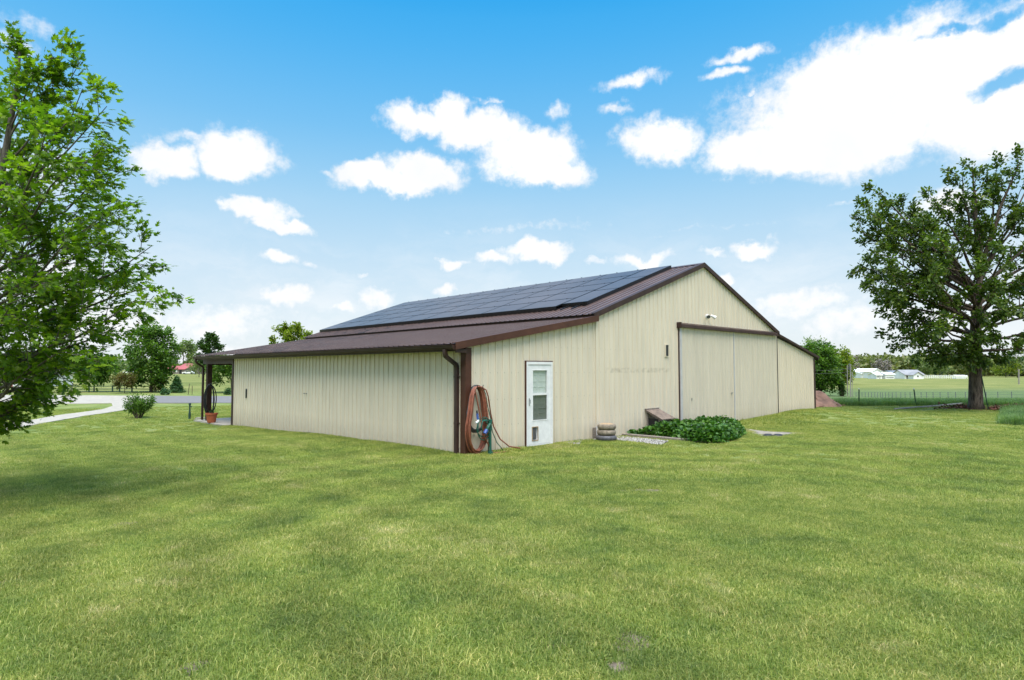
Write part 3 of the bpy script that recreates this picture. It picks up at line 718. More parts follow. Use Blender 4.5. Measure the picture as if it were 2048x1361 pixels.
# twin flood light above the sliding doors
fl = MB(); fl.lathe((0, 0, 0), [(0, 0)], 3) if False else None
c = np.array([10.78, Y0-.03, 3.78])
fl.prism([(c[0]-.06, Y0-.035, c[2]-.05), (c[0]+.06, Y0-.035, c[2]-.05), (c[0]+.06, Y0-.035, c[2]+.05), (c[0]-.06, Y0-.035, c[2]+.05)], (0, .03, 0)); f_ = fl.build('flood_light', 'white', barn)
for s_ in (-1, 1):
    mb = MB(); A = c+np.array([s_*.05, -.02, 0]); B = c+np.array([s_*.13, -.09, .03]); C_ = c+np.array([s_*.24, -.20, -.05])
    mb.tube([A, B], .012, 6); mb.tube([B, B+(C_-B)*.3, B+(C_-B)*.7, C_], [.03, .045, .05, .072], 12); mb.build('lamp_head', 'white', f_, smooth=False)
    mb = MB(); d_ = (C_-B)/np.linalg.norm(C_-B); mb.tube([C_+d_*.001, C_+d_*.006], .062, 12); mb.build('lens', 'grey_hose', f_)

# ------------------------------------------------------------------ solar array
def rp(u, v, off=.0): 
    n = np.array([-SL, 0, 1.0]); n /= np.linalg.norm(n); return np.array([u, v, HE+SL*(u-U1)]) + n*off
arr = empty('solar_array', rp(5.4, 1.0), 'large array of dark blue glossy solar panels on the brown barn roof', 'solar panels')
def panel(u0, u1, v0, v1, parent=arr):
    g = .016; u0 += g; u1 -= g; v0 += g; v1 -= g; mb = MB()
    A = [rp(u0, v0, .10), rp(u0, v1, .10), rp(u1, v1, .10), rp(u1, v0, .10)]; n = rp(0, 0, 1)-rp(0, 0, 0)
    mb.prism(A, n*.038, mi=1)
    e = .02; B = [rp(u0+e, v0+e, .1405), rp(u0+e, v1-e, .1405), rp(u1-e, v1-e, .1405), rp(u1-e, v0+e, .1405)]
    mb.quad(*B, mi=0)
    return mb.build('solar_panel', ['solar', 'black'], parent)
ur = np.linspace(5.33, 10.36, 6); uc = np.linspace(5.60, 10.36, 4)
for k in range(3): panel(uc[k], uc[k+1], 1.0, 2.03)
for j in range(9):
    for k in range(5): panel(ur[k], ur[k+1], 2.05+1.755*j, 2.05+1.755*(j+1))
n = rp(0, 0, 1)-rp(0, 0, 0); cl0 = None
for u in list(ur)[1:]:
    for j in range(9):
        for q in (.4, 1.35):
            p = rp(u, 2.05+1.755*j+q, .138)
            if cl0 is None:
                mb = MB(); mb.box((-.016, -.022, -.006), (.016, .022, .012)); cl0 = mb.build('clamp', 'black', arr); o = cl0
            else: o = cl0.copy(); COL.objects.link(o)
            o.parent = arr; o.matrix_parent_inverse = Matrix(); o.location = Vector(p)-arr.location
mb = MB()
for u0, u1, v0, v1 in [(5.33, 5.36, 2.06, 17.84), (5.60, 5.63, 1.02, 2.03)]: 
    mb.prism([rp(u0, v0, .012), rp(u1, v0, .012), rp(u1, v0, .099), rp(u0, v0, .099)], rp(u0, v1)-rp(u0, v0))
mb.prism([rp(5.64, 1.02, .012), rp(10.34, 1.02, .012), rp(10.34, 1.02, .099), rp(5.64, 1.02, .099)], (0, .03, 0))
for v in (1.3, 1.75): mb.prism([rp(5.2, v, .025), rp(5.6, v, .025), rp(5.6, v, .06), rp(5.2, v, .06)], (0, .035, 0))
mb.build('mounting_skirt', 'black', arr)

# ------------------------------------------------------------------ tree builder
MAPLE = np.array([(0, 0), (.10, -.16), (.42, -.30), (.36, -.10), (.80, -.26), (.66, -.10), (1.0, 0), (.66, .10), (.80, .26), (.36, .10), (.42, .30), (.10, .16)])
OVAL = np.array([(0, 0), (.3, -.22), (.7, -.20), (1, 0), (.7, .20), (.3, .22)])
QUADL = np.array([(0, -.25), (.9, -.35), (1, .3), (.1, .35)])
def leaves(name, pos, dirs, size, shape, mat, parent, droop=.35, fold=.12, tilt=.55):
    n = len(pos); d = dirs + rng.normal(0, .45, (n, 3)); d[:, 2] -= droop; d /= np.linalg.norm(d, axis=1)[:, None]
    nrm = np.array([0, 0, 1.0]) + rng.normal(0, tilt, (n, 3)); nrm -= d*(nrm*d).sum(1)[:, None]; nrm /= np.linalg.norm(nrm, axis=1)[:, None]+1e-9
    sd_ = np.cross(nrm, d); sz = size*(rng.uniform(.65, 1.2, n))[:, None]
    k = len(shape); V = np.empty((n, k, 3))
    for i, (a, b) in enumerate(shape): V[:, i] = pos + sz*(d*a + sd_*b*1.15 + nrm*(-fold*abs(b)*2 - .10*a*a))
    F = np.arange(n*k).reshape(n, k)
    return link(name, fastmesh(name, V.reshape(-1, 3), [F]), mat, parent)
def bez(a, b, c, t): return (1-t)**2*a + 2*t*(1-t)*b + t*t*c
def tree(name, label, cat, trunk, trad, limbs, nleaf, lsize, shape, leaf, bark, group=None, sub=7, sublen=.33, spread=.10, droop=.35,
         start=.3, leader=True, tilt=.55, bow=.12, rmin=.006, limb_r=.35, minz=None, extra=None):
    trunk = [np.array(p, float) for p in trunk]; root = empty(name, trunk[0], label, cat, group)
    wood = MB(); wood.tube(trunk, trad, 10 if trad[0] > .05 else 7)
    cum = [0]
    for a, b in zip(trunk, trunk[1:]): cum.append(cum[-1]+np.linalg.norm(b-a))
    def tp(t):
        s_ = t*cum[-1]; i = min(max(np.searchsorted(cum, s_)-1, 0), len(trunk)-2); f = (s_-cum[i])/(cum[i+1]-cum[i])
        return trunk[i]+(trunk[i+1]-trunk[i])*f, trad[i]+(trad[i+1]-trad[i])*f
    segs = []      # leaf-bearing twigs (a, b, weight)
    def grow(a, r, b, depth_, up):
        Ln = np.linalg.norm(b-a)
        m_ = (a+b)/2 + np.array([0, 0, up*Ln]) + rng.normal(0, .045*Ln, 3)
        ts = np.linspace(0, 1, 6); pts = [bez(a, m_, b, t) + (rng.normal(0, .012*Ln, 3) if 0 < t < 1 else 0) for t in ts]
        wood.tube(pts, [max(rmin, r*(1-.85*t)) for t in ts], 6 if r > .02 else 4, cap=False)
        if depth_ == 0:
            segs.append((pts[1], pts[3], Ln)); segs.append((pts[3], pts[5], Ln)); return
        k = sub if depth_ == 2 else max(3, int(sub*.6))
        for i in range(k):
            t = start+(1-start)*(i+rng.uniform(.2, .9))/k; p = bez(a, m_, b, t); tan = bez(a, m_, b, min(1, t+.05))-bez(a, m_, b, t-.05); tan /= np.linalg.norm(tan)+1e-9
            sd2 = rng.normal(0, 1, 3); sd2 -= tan*(sd2 @ tan); sd2 /= np.linalg.norm(sd2)
            dr = tan*.75 + sd2*.8 + np.array([0, 0, .12]); dr /= np.linalg.norm(dr)
            ln = Ln*sublen*(1.15-.6*t)*rng.uniform(.7, 1.3)
            grow(p, max(rmin, r*(1-.8*t)*.55), p+dr*ln, depth_-1, .05)
        segs.append((bez(a, m_, b, .75), b, Ln*.5))
    for lm in limbs:
        t, tip = lm[0], np.array(lm[1], float); a, r = tp(t); rr = r*limb_r if len(lm) < 3 else lm[2]
        grow(a, rr, tip, 2, bow)
    if leader: segs.append((trunk[-2], trunk[-1], 1.0))
    wood.build('trunk', bark, root, smooth=True)
    w = np.array([s_[2]**.7 for s_ in segs]); w /= w.sum(); pick = rng.choice(len(segs), nleaf, p=w)
    A = np.array([s_[0] for s_ in segs])[pick]; B = np.array([s_[1] for s_ in segs])[pick]; t = rng.uniform(0, 1.08, nleaf)[:, None]
    pos = A+(B-A)*t+rng.normal(0, spread, (nleaf, 3))
    if minz is not None: k = pos[:, 2] > minz; pos, A, B = pos[k], A[k], B[k]
    dr = (B-A); dr /= np.linalg.norm(dr, axis=1)[:, None]+1e-9
    leaves('crown', pos, dr*.7+(extra if extra is not None else 0), lsize, shape, leaf, root, droop=droop, tilt=tilt)
    return root

# ---- the maple at the left edge
T0 = 9.2
tr = [ground(*at(-118, 900, T0)[:2])-np.array([0, 0, .1]), at(-100, 800, T0), at(-66, 620, T0), at(-22, 440, T0), at(12, 300, T0), at(34, 170, T0), at(42, 75, T0)]
tips = [ # t along trunk, px, py, depth
 (.93, 38, 40, 9.2), (.86, 75, 110, 9.5), (.80, 110, 90, 9.0), (.78, 160, 88, 9.3), (.72, 200, 95, 9.4), (.74, -30, 130, 9.4), (.66, 205, 150, 8.8), (.62, 262, 185, 9.2), (.66, 150, 200, 10.2), (.60, 215, 240, 9.9),
 (.56, 262, 292, 9.0), (.52, 284, 348, 9.5), (.48, 276, 400, 9.9), (.55, 120, 260, 7.9), (.5, 180, 330, 8.1), (.45, 200, 420, 10.6), (.42, 295, 462, 9.2), (.40, 240, 440, 8.3),
 (.36, 368, 492, 9.3), (.33, 374, 572, 9.1), (.34, 310, 560, 9.9), (.30, 330, 600, 8.8), (.28, 255, 530, 10.4), (.30, 160, 520, 8.0), (.26, 285, 655, 9.4), (.24, 225, 640, 8.4), (.22, 240, 715, 9.6),
 (.21, 175, 690, 8.2), (.19, 165, 765, 9.1), (.17, 130, 800, 9.5), (.16, 85, 760, 8.3), (.14, 105, 825, 9.0), (.13, 50, 835, 8.9), (.16, -60, 790, 8.6), (.2, 60, 700, 10.4), (.26, 110, 620, 10.6),
 (.35, 60, 560, 10.9), (.42, 90, 460, 10.7), (.5, 70, 350, 10.4), (.58, 40, 260, 10.2), (.4, 40, 480, 7.9), (.3, 30, 620, 7.7), (.5, 40, 380, 8.0), (.36, 120, 590, 8.8), (.46, 150, 430, 9.2),
 (.3, -330, 560, 9.5), (.4, -300, 420, 9.0), (.5, -240, 300, 9.6), (.62, -150, 200, 9.2), (.2, -360, 720, 9.8), (.2, -160, 700, 7.6), (.3, -120, 600, 11.2), (.2, -320, 760, 9.0), (.4, -120, 450, 7.7), (.7, -80, 160, 9.9)]
tips = [(t, x-.15*max(0, x+60), y+(28 if y < 220 else 0)-(28 if y > 750 else 0), d) for t, x, y, d in tips]
tree('maple_tree', 'young maple tree with bright green lobed leaves filling the left edge', 'tree', tr, [.115, .10, .085, .065, .045, .028, .012],
     [(t, at(x, y, d)) for t, x, y, d in tips], 19500, .112, MAPLE, 'leaf_maple', 'bark_grey', sub=7, sublen=.30, spread=.055, droop=.15, start=.25, tilt=.5, bow=-.06, rmin=.005, limb_r=.42,
     extra=RT*.55)

# ---- the big tree on the right
T1 = 29.0
b0 = gp(1952, 820); T1 = depth(b0)
tr = [b0-np.array([0, 0, .15]), b0+np.array([0, 0, .35]), at(1951, 760, T1), at(1950, 700, T1), at(1952, 640, T1), at(1958, 580, T1), at(1962, 520, T1)]
tips = [(.95, 1945, 335, 29, .16), (.93, 1925, 350, 28), (.9, 1915, 410, 30), (.85, 1868, 400, 29), (.9, 1990, 350, 30), (.92, 2040, 325, 28.5, .13), (.9, 2090, 340, 30), (.85, 2060, 420, 28),
 (.8, 1775, 385, 29, .12), (.78, 1752, 425, 28), (.76, 1725, 455, 29.5, .10), (.8, 1800, 400, 30), (.78, 1790, 470, 28.5), (.75, 1790, 430, 30.5), (.8, 1830, 440, 27.5), (.7, 1750, 500, 28), (.68, 1740, 535, 29.5), (.72, 1800, 500, 31), (.66, 1780, 540, 27),
 (.6, 1748, 575, 29, .10), (.6, 1770, 600, 30.5), (.58, 1800, 560, 26.8), (.5, 1790, 630, 28.5), (.5, 1810, 640, 30), (.45, 1800, 675, 29), (.42, 1830, 690, 27.5), (.4, 1850, 715, 29.5), (.40, 1880, 715, 28), (.38, 1900, 722, 30),
 (.45, 1870, 650, 26), (.55, 1860, 560, 25.8), (.65, 1880, 480, 26), (.7, 1900, 520, 32.5), (.5, 1890, 600, 32.5),
 (.38, 2010, 720, 29), (.4, 2050, 700, 28), (.45, 2080, 660, 30), (.5, 2040, 620, 26.5), (.55, 2100, 580, 29), (.6, 2060, 540, 27), (.7, 2120, 480, 29.5, .11), (.75, 2080, 450, 31), (.6, 2180, 560, 29, .1), (.65, 2200, 480, 28), (.5, 2160, 640, 30), (.8, 2150, 400, 29), (.7, 2010, 500, 26), (.42, 1990, 680, 27), (.40, 1935, 728, 27.5), (.42, 1975, 728, 28),
 (.55, 1990, 590, 25.6), (.6, 1830, 590, 29), (.85, 1960, 450, 28)]
tree('broadleaf_tree', 'big dark-trunked broadleaf tree with spreading crown by the wire fence', 'tree', tr, [.38, .30, .27, .25, .22, .16, .09],
     [(q[0], at(q[1]-(16 if q[1] < 1850 else 0), q[2], q[3]/29*T1)) + ((q[4],) if len(q) > 4 else (.085,)) for q in tips], 37000, .18, OVAL, 'leaf_big', 'bark', sub=6, sublen=.28, spread=.10, droop=.25, start=.25, tilt=.7, bow=.03, rmin=.012)

# ---- generic smaller trees
def small(name, label, cat, base, top, width, leaf, bark='bark_grey', n=3500, ls=.22, h0=.28, shape=OVAL, group=None, nl=16, sp=.16, form='round', tr_r=None, spires=None):
    """base, top: pixels (x, ground y), top y; width in px"""
    if len(base) > 2: D = base[2]; b = at(base[0], base[1], D); b[2] = H(b[0], b[1]) 
    else: b = gp(*base); D = depth(b)
    tz = at(base[0], top, D)[2]; h = tz-b[2]; w = width/FPX*D/2
    t_ = [b-np.array([0, 0, .1]), b+np.array([rng.normal(0, .01*h), 0, h*.3]), b+np.array([0, rng.normal(0, .02*h), h*.6]), b+np.array([0, 0, h*.97])]
    r0 = tr_r or h*.018
    limbs = []
    for i in range(nl):
        f = (i+.5)/nl; z = h0+(1-h0)*f; a = i*2.39996+rng.uniform(-.3, .3)
        if form == 'round': rad = w*math.sqrt(max(.05, 1-((f-.42)/.62)**2))
        elif form == 'cone': rad = w*(1.03-f)
        elif form == 'fan': rad = w*(.35+.75*f)
        else: rad = w*.8*min(1, f*3)*min(1, (1.05-f)*2.5)
        rad *= rng.uniform(.8, 1.1); zt = b[2]+h*min(.98, z+(.06 if form != 'cone' else -.03))
        limbs.append((max(h0*.8, min(.95, z-.12 if form != 'cone' else z)), (b[0]+rad*math.cos(a), b[1]+rad*math.sin(a), zt)))
    return tree(name, label, cat, t_, [r0, r0*.8, r0*.55, r0*.15], limbs, n, ls, shape, leaf, bark, group=group, sub=5, sublen=.38, spread=sp, start=.2, bow=.0, rmin=max(.006, h*.0016), limb_r=.4)
G1 = 'garden trees along the driveway'
small('garden_tree', 'green garden tree with low crown at the left end of the rail fence', 'tree', (188, 784), 712, 62, 'leaf_mid', n=3600, ls=.26, group=G1, h0=.3)
small('ornamental_tree', 'little round bronze-leaved tree on a thin stem before the rail fence', 'tree', (249, 787), 750, 38, 'leaf_bronze', n=2600, ls=.13, h0=.42, group=G1, sp=.10)
small('garden_tree', 'tallest green garden tree with cone-shaped crown left of the red-roofed house', 'tree', (303, 785), 655, 80, 'leaf_mid', n=7500, ls=.26, h0=.14, group=G1, nl=26, sp=.2)
small('ornamental_shrub', 'small bronze shrub at the foot of the tallest garden tree', 'shrub', (317, 785), 757, 24, 'leaf_bronze', n=1200, ls=.14, h0=.1, nl=9, sp=.1)
small('conifer', 'small pyramidal conifer on the lawn verge beyond the road', 'tree', (353, 786), 752, 28, 'leaf_conifer', n=3600, ls=.13, h0=.04, form='cone', nl=34, sp=.06)
small('round_shrub', 'low rounded evergreen shrub left of the small conifer', 'shrub', (331, 790), 779, 14, 'leaf_conifer', n=900, ls=.10, h0=.0, nl=10, sp=.06)
small('round_shrub', 'low rounded evergreen shrub seen beside the barn corner through the porch', 'shrub', (457, 790), 778, 14, 'leaf_conifer', n=900, ls=.10, h0=.0, nl=10, sp=.06)
small('poplar', 'dark upright tree rising above the far corner of the porch roof', 'tree', (418, 770, 85), 668, 54, 'leaf_dark', n=4200, ls=.34, h0=.25, form='col', nl=14)
small('garden_tree', 'spreading green tree seen through the open porch bay', 'tree', (463, 786), 716, 96, 'leaf_mid', n=5200, ls=.22, h0=.36, nl=18, group=G1)
small('pale_tree', 'tall pale green tree standing behind the red-roofed house', 'tree', (366, 745, 300), 684, 52, 'leaf_pale', n=2600, ls=1.1, h0=.3, nl=12, sp=.7)
small('blossom_tree', 'pale twiggy blossoming tree right of the white car', 'tree', (398, 752, 150), 716, 34, 'leaf_pale', n=1500, ls=.4, h0=.2, nl=12, sp=.4)
small('distant_tree', 'yellow-green tree top showing over the barn roof edge', 'tree', (585, 775, 62), 650, 74, 'leaf_yellow', n=4500, ls=.34, h0=.3, nl=18)
small('distant_tree', 'dark green bushy tree beside the dirt pile and barn corner', 'tree', (1640, 786, 78), 691, 68, 'leaf_mid', bark='bark', n=8500, ls=.36, h0=.12, nl=24, sp=.3, tr_r=.17)
small('distant_tree', 'bright yellow-green tree behind the dark tree near the barn corner', 'tree', (1674, 766, 150), 701, 62, 'leaf_yellow', n=5000, ls=.62, h0=.1, nl=18, sp=.5)
small('distant_tree', 'thin grey-green tree top above the right lean-to roof', 'tree', (1628, 772, 120), 678, 44, 'leaf_pale', n=1300, ls=.4, h0=.4, nl=12, sp=.4)

# shrub on the lawn left of the porch
b = gp(277, 837); sh = empty('garden_shrub', b, 'leafy multi-stemmed shrub on the lawn beside the path end', 'shrub'); D = depth(b)
wd = MB(); segs = []
for i in range(26):
    a = i*2.4; r = rng.uniform(.15, .62); z = rng.uniform(.45, 1.12); tip = b+np.array([r*math.cos(a), r*math.sin(a), z*(1.1-.35*r)])
    base = b+np.array([.09*math.cos(a), .09*math.sin(a), -.03]); m_ = (base+tip)/2+np.array([0, 0, .12])
    wd.tube([base, bez(base, m_, tip, .35), bez(base, m_, tip, .7), tip], [.014, .011, .008, .004], 5, cap=False); segs += [(bez(base, m_, tip, .45), tip)]
wd.build('stems', 'bark', sh)
pk = rng.integers(0, len(segs), 4200); A = np.array([s_[0] for s_ in segs])[pk]; B = np.array([s_[1] for s_ in segs])[pk]
leaves('foliage', A+(B-A)*rng.uniform(0, 1.05, (4200, 1))+rng.normal(0, .075, (4200, 3)), (B-A)/1.0, .075, OVAL, 'leaf_mid', sh, droop=.1, tilt=.9)

# ------------------------------------------------------------------ far woods: one leafy mass on the hill, and a tree line on the left
def woods(name, label, spots, mat, per=170, ls=2.2):
    V = []; 
    for (x, y, w, h) in spots:
        n = per; u = rng.normal(0, 1, (n, 3)); u /= np.linalg.norm(u, axis=1)[:, None]; u *= rng.uniform(.75, 1.02, (n, 1))
        z0 = H(x, y); p = np.array([x, y, z0+h*.58]) + u*np.array([w/2, w/2, h*.44]); V.append(p)
    pos = np.concatenate(V); n = len(pos)
    d = rng.normal(0, 1, (n, 3)); root = leaves(name, pos, d, ls, QUADL, mat, None, droop=0, tilt=1.2)
    return root
sp = []
for i in range(620):
    px = rng.uniform(1590, 2230); D = rng.uniform(330, 520)
    p = at(px, 740, D); hh = rng.uniform(7, 11.5)
    if px > 1960: hh *= .85
    sp.append((p[0], p[1], rng.uniform(7, 12), hh))
wh = woods('woodland', '', sp, 'wood_far', 150, 1.7); tag(wh, 'mass of spring-green woodland on the low hill behind the white farm', 'woodland', kind='stuff')
sp = []
for i in range(150):
    px = rng.uniform(-250, 420); D = rng.uniform(330, 430); p = at(px, 745, D); sp.append((p[0], p[1], rng.uniform(7, 12), rng.uniform(6, 10)*(1 if px < 330 else .75)))
for i in range(60):
    px = rng.uniform(420, 1600); D = rng.uniform(420, 470); p = at(px, 745, D); sp.append((p[0], p[1], rng.uniform(9, 13), rng.uniform(6, 10)))
wl = woods('tree_belt', '', sp, 'leaf_pale', 120, 1.8); tag(wl, 'distant belt of grey-green trees beyond the left pasture', 'woodland', kind='stuff')
# individually visible trees near the farm (greyish, barely in leaf)
for (px, top, w, mat, lab) in ((1702, 716, 30, 'leaf_bare', 'grey bare-twigged tree behind the utility poles'), (1765, 721, 34, 'leaf_bare', 'grey leafless tree above the small white farmhouse'), (1848, 722, 30, 'leaf_pale', 'pale leafy tree right of the grey-roofed farmhouse'),
                               (1880, 716, 40, 'leaf_pale', 'pale spreading tree over the white farm fence'), (2012, 722, 44, 'leaf_yellow', 'yellow-green scrubby tree left of the far post on the right'), (2035, 700, 50, 'leaf_dark', 'dark conical tree at the right edge beyond the pasture')):
    if mat == 'leaf_bare' and 'leaf_bare' not in MAT: MAT['leaf_bare'] = leafmat('bare_twigs', [(0, (.16, .13, .12)), (1, (.30, .26, .24))], .1)
    small('farm_tree', lab, 'tree', (px, 757, 290), top, w, mat, n=1500, ls=.75, h0=.2, nl=12, sp=.55, group='single trees around the white farm')

# ------------------------------------------------------------------ distant buildings
def gable(name, label, cat, px0, px1, ytop, yeave, ybase, D, wall='white_far', roof='white_far', ang=0.0, dep=8.0, openings=(), along=True, group=None):
    """gabled building facing the camera; ridge parallel to the picture when along"""
    p0 = at(px0, ybase, D); p1 = at(px1, ybase, D); c = (p0+p1)/2; g = min(H(p0[0], p0[1]), H(p1[0], p1[1])) ; zb_ = min(c[2], g)-.3
    w = (px1-px0)/FPX*D; he = at(px0, yeave, D)[2]; hr_ = at(px0, ytop, D)[2]
    root = empty(name, (c[0], c[1], zb_), label, cat, group); X_ = RT.copy(); Y_ = np.array([math.sin(YAW), math.cos(YAW), 0])
    if ang: X_, Y_ = X_*math.cos(ang)+Y_*math.sin(ang), -X_*math.sin(ang)+Y_*math.cos(ang)
    def q(a, b, z): v = c+X_*a+Y_*b; return (v[0], v[1], z)
    wl_ = MB(); rf = MB(); h = w/2; o = .35
    if along:
        wl_.prism([q(-h, 0, zb_), q(h, 0, zb_), q(h, 0, he), q(-h, 0, he)], np.array(q(0, dep, 0))-np.array(q(0, 0, 0)))
        for s_ in (-1, 1): wl_.quad(q(s_*h, 0, he), q(s_*h, dep, he), q(s_*h, dep/2, hr_-.1))
        for y_, yr in ((-o, dep/2), (dep+o, dep/2)): rf.prism([q(-h-o, y_, he-.15), q(-h-o, yr, hr_), q(-h-o, yr, hr_-.2), q(-h-o, y_, he-.35)], np.array(q(w+2*o, 0, 0))-np.array(q(0, 0, 0)))
    else:
        wl_.prism([q(-h, 0, zb_), q(h, 0, zb_), q(h, 0, he), q(0, 0, hr_), q(-h, 0, he)], np.array(q(0, dep, 0))-np.array(q(0, 0, 0)))
        for s_ in (-1, 1): rf.prism([q(s_*(h+o), -o, he-.15), q(0, -o, hr_+.05), q(0, -o, hr_+.25), q(s_*(h+o), -o, he+.05)], np.array(q(0, dep+2*o, 0))-np.array(q(0, 0, 0)))
    wl_.build('wall', wall, root); rf.build('roof', roof, root)
    for (a0, a1, z0, z1, mt, nm) in openings:
        mb = MB(); zz0 = zb_+.3+(he-zb_-.3)*z0; zz1 = zb_+.3+(he-zb_-.3)*z1
        mb.prism([q(a0*h, -.06, zz0), q(a1*h, -.06, zz0), q(a1*h, -.06, zz1), q(a0*h, -.06, zz1)], np.array(q(0, .1, 0))-np.array(q(0, 0, 0))); mb.build(nm, mt, root)
    return root
GF = 'white farm buildings beyond the pasture'
gable('farm_barn', 'leftmost low white metal barn of the distant farm', 'barn', 1723, 1746, 742, 746.5, 752, 275, group=GF, dep=14, openings=((.3, .55, 0, .6, 'grey_roof', 'door'),))
gable('farm_barn', 'taller white gable-ended barn second from the left at the distant farm', 'barn', 1744, 1764, 738.5, 744, 753, 268, group=GF, along=False, dep=16, openings=((-.2, .2, 0, .55, 'grey_roof', 'door'),))
gable('farmhouse', 'small white cottage in front of the white gable barns', 'house', 1753, 1764, 745, 749.5, 756, 250, group=GF, openings=((-.6, -.3, .3, .7, 'black', 'window'), (.1, .35, 0, .8, 'grey_roof', 'door')), dep=6)
gable('farm_shed', 'plain bright white box shed left of the open machine shed', 'shed', 1771, 1789, 745, 748, 757, 250, group=GF, openings=((-.8, .8, .2, .35, 'grey_roof', 'window'),), dep=6)
gable('machine_shed', 'long open-fronted machine shed with pale roof and dark bays', 'shed', 1784, 1809, 741.5, 745.5, 751, 275, group=GF, roof='steel', dep=9, openings=((-.45, .18, 0, .85, 'black', 'bay'), (.25, .92, 0, .85, 'black', 'bay')))
gable('farmhouse', 'low farmhouse with grey shingle roof and white gable', 'house', 1810, 1848, 740, 749, 757, 250, group=GF, roof='grey_roof', openings=((-.85, -.6, .3, .75, 'black', 'window'), (-.45, -.25, .0, .75, 'black', 'door')), dep=9)
gable('farmhouse_wing', 'white gabled front wing projecting from the grey-roofed farmhouse', 'house', 1827, 1845, 745, 751, 757, 246, group=GF, roof='grey_roof', along=False, dep=3.5, openings=((-.14, .14, .5, .95, 'black', 'window'),))
gable('farm_trailer', 'pale trailer parked at the end of the white farm fence', 'trailer', 1913, 1932, 750.5, 751.5, 757, 255, dep=2.6, group=GF)
fr = empty('farm_fence', at(1848, 757, 252), 'long white board fence right of the grey-roofed farmhouse', 'fence')
mb = MB(); ps = [at(x, 757.5, 252) for x in np.linspace(1848, 1935, 24)]
for p in ps: z = float(H(p[0], p[1])); mb.box((p[0]-.08, p[1]-.08, z-.2), (p[0]+.08, p[1]+.08, z+1.5))
mb.build('posts', 'white_far', fr)
for zz in (.5, .95, 1.4):
    mb = MB(); mb.tube([(p[0], p[1], float(H(p[0], p[1]))+zz) for p in ps], .11, 4); mb.build('rail', 'white_far', fr)
# left side
gable('red_roof_house', 'distant house with a red metal roof and porch, right of the tall garden tree', 'house', 346, 373, 727, 738, 748, 262, wall='wood', roof='red_roof', ang=-.35, dep=11, openings=((-.1, .35, 0, .8, 'black', 'door'), (-.8, -.5, .35, .8, 'white_far', 'window')))
gable('red_roof_shed', 'lower red-roofed wing left of the red-roofed house', 'shed', 328, 347, 732, 738, 748, 266, wall='wood', roof='red_roof', dep=8, ang=-.2)
gable('garage', 'pale garage with reddish corners half hidden behind the maple leaves', 'garage', 22, 66, 735, 744, 776, 66, wall='white_far', roof='grey_roof', dep=6, openings=((-.95, -.85, 0, 1, 'red_roof', 'trim'), (.4, .5, 0, 1, 'red_roof', 'trim'), (-.6, .2, 0, .8, 'white', 'door')))

def vehicle(name, label, px, py, D, Ln, mat, ang=0.0):
    c = at(px, py, D); z = float(H(c[0], c[1])); root = empty(name, (c[0], c[1], z), label, 'car'); X_ = RT*math.cos(ang)+np.array([FW[0], FW[1], 0])*math.sin(ang); Y_ = np.cross((0, 0, 1), X_)
    P_ = [(-.5, .35), (-.5, .75), (-.42, .85), (-.30, .9), (-.2, 1.35), (.22, 1.38), (.34, .95), (.48, .82), (.5, .35)]
    mb = MB(); w = .85; mb.prism([c*[1, 1, 0]+np.array([0, 0, z+q[1]])+X_*q[0]*Ln-Y_*w for q in P_], Y_*2*w); mb.build('body', mat, root)
    mb = MB(); mb.prism([c*[1, 1, 0]+np.array([0, 0, z+q[1]])+X_*q[0]*Ln-Y_*(w+.01) for q in [(-.26, .95), (-.18, 1.28), (.20, 1.30), (.29, .97)]], Y_*(2*w+.02)); mb.build('windows', 'black', root)
    for s_ in (-.32, .32):
        for k in (-1, 1):
            mb = MB(); o = c*[1, 1, 0]+np.array([0, 0, z+.33])+X_*s_*Ln+Y_*k*(w-.1); mb.tube([o-Y_*.11, o+Y_*.11], .33, 14); mb.build('wheel', 'rubber', root)
    return root
vehicle('parked_car', 'white car parked right of the red-roofed house', 377, 748, 250, 4.4, 'white_far', .1)
vehicle('parked_car', 'small white car far off between the bronze tree and the tall garden tree', 256, 747, 280, 4.4, 'white_far', .0)

# ------------------------------------------------------------------ fences and poles
def post(name, label, cat, px, ybase, ytop, w, mat, group=None, cap=None, D=None, lean=0, parent=None):
    if D: b = at(px, ybase, D); b[2] = H(b[0], b[1])
    else: b = gp(px, ybase)
    D = depth(b); top = at(px+lean, ytop, D)
    mb = MB(); mb.tube([b-np.array([0, 0, .15]), b+(top-b)*.5, top], w, 5); 
    if cap: mb.tube([top-(top-b)*.04, top+(top-b)*.015], w*1.25, 5, mi=1)
    if parent is not None: return mb.build(name, [mat, 'white_far'], parent)
    return tag(mb.build(name, [mat, 'white_far']), label, cat, group)
# green rail fence on the left
fr = empty('rail_fence', gp(178, 785), 'low dark green rail fence behind the driveway trees', 'fence'); pp = []
for px, yb, yt in ((120, 785, 773), (178, 785, 773), (225, 785, 772), (239, 785, 771), (264, 785, 772), (300, 785, 773)):
    b = gp(px, yb); t_ = at(px, yt, depth(b)); mb = MB(); mb.tube([b-np.array([0, 0, .1]), t_], .06, 6); mb.build('post', 'post_green', fr); pp.append((b, t_))
for f in (.08, .52, .95):
    mb = MB(); mb.tube([b+(t_-b)*f for b, t_ in pp], .03, 5); mb.build('rail', 'post_green', fr)
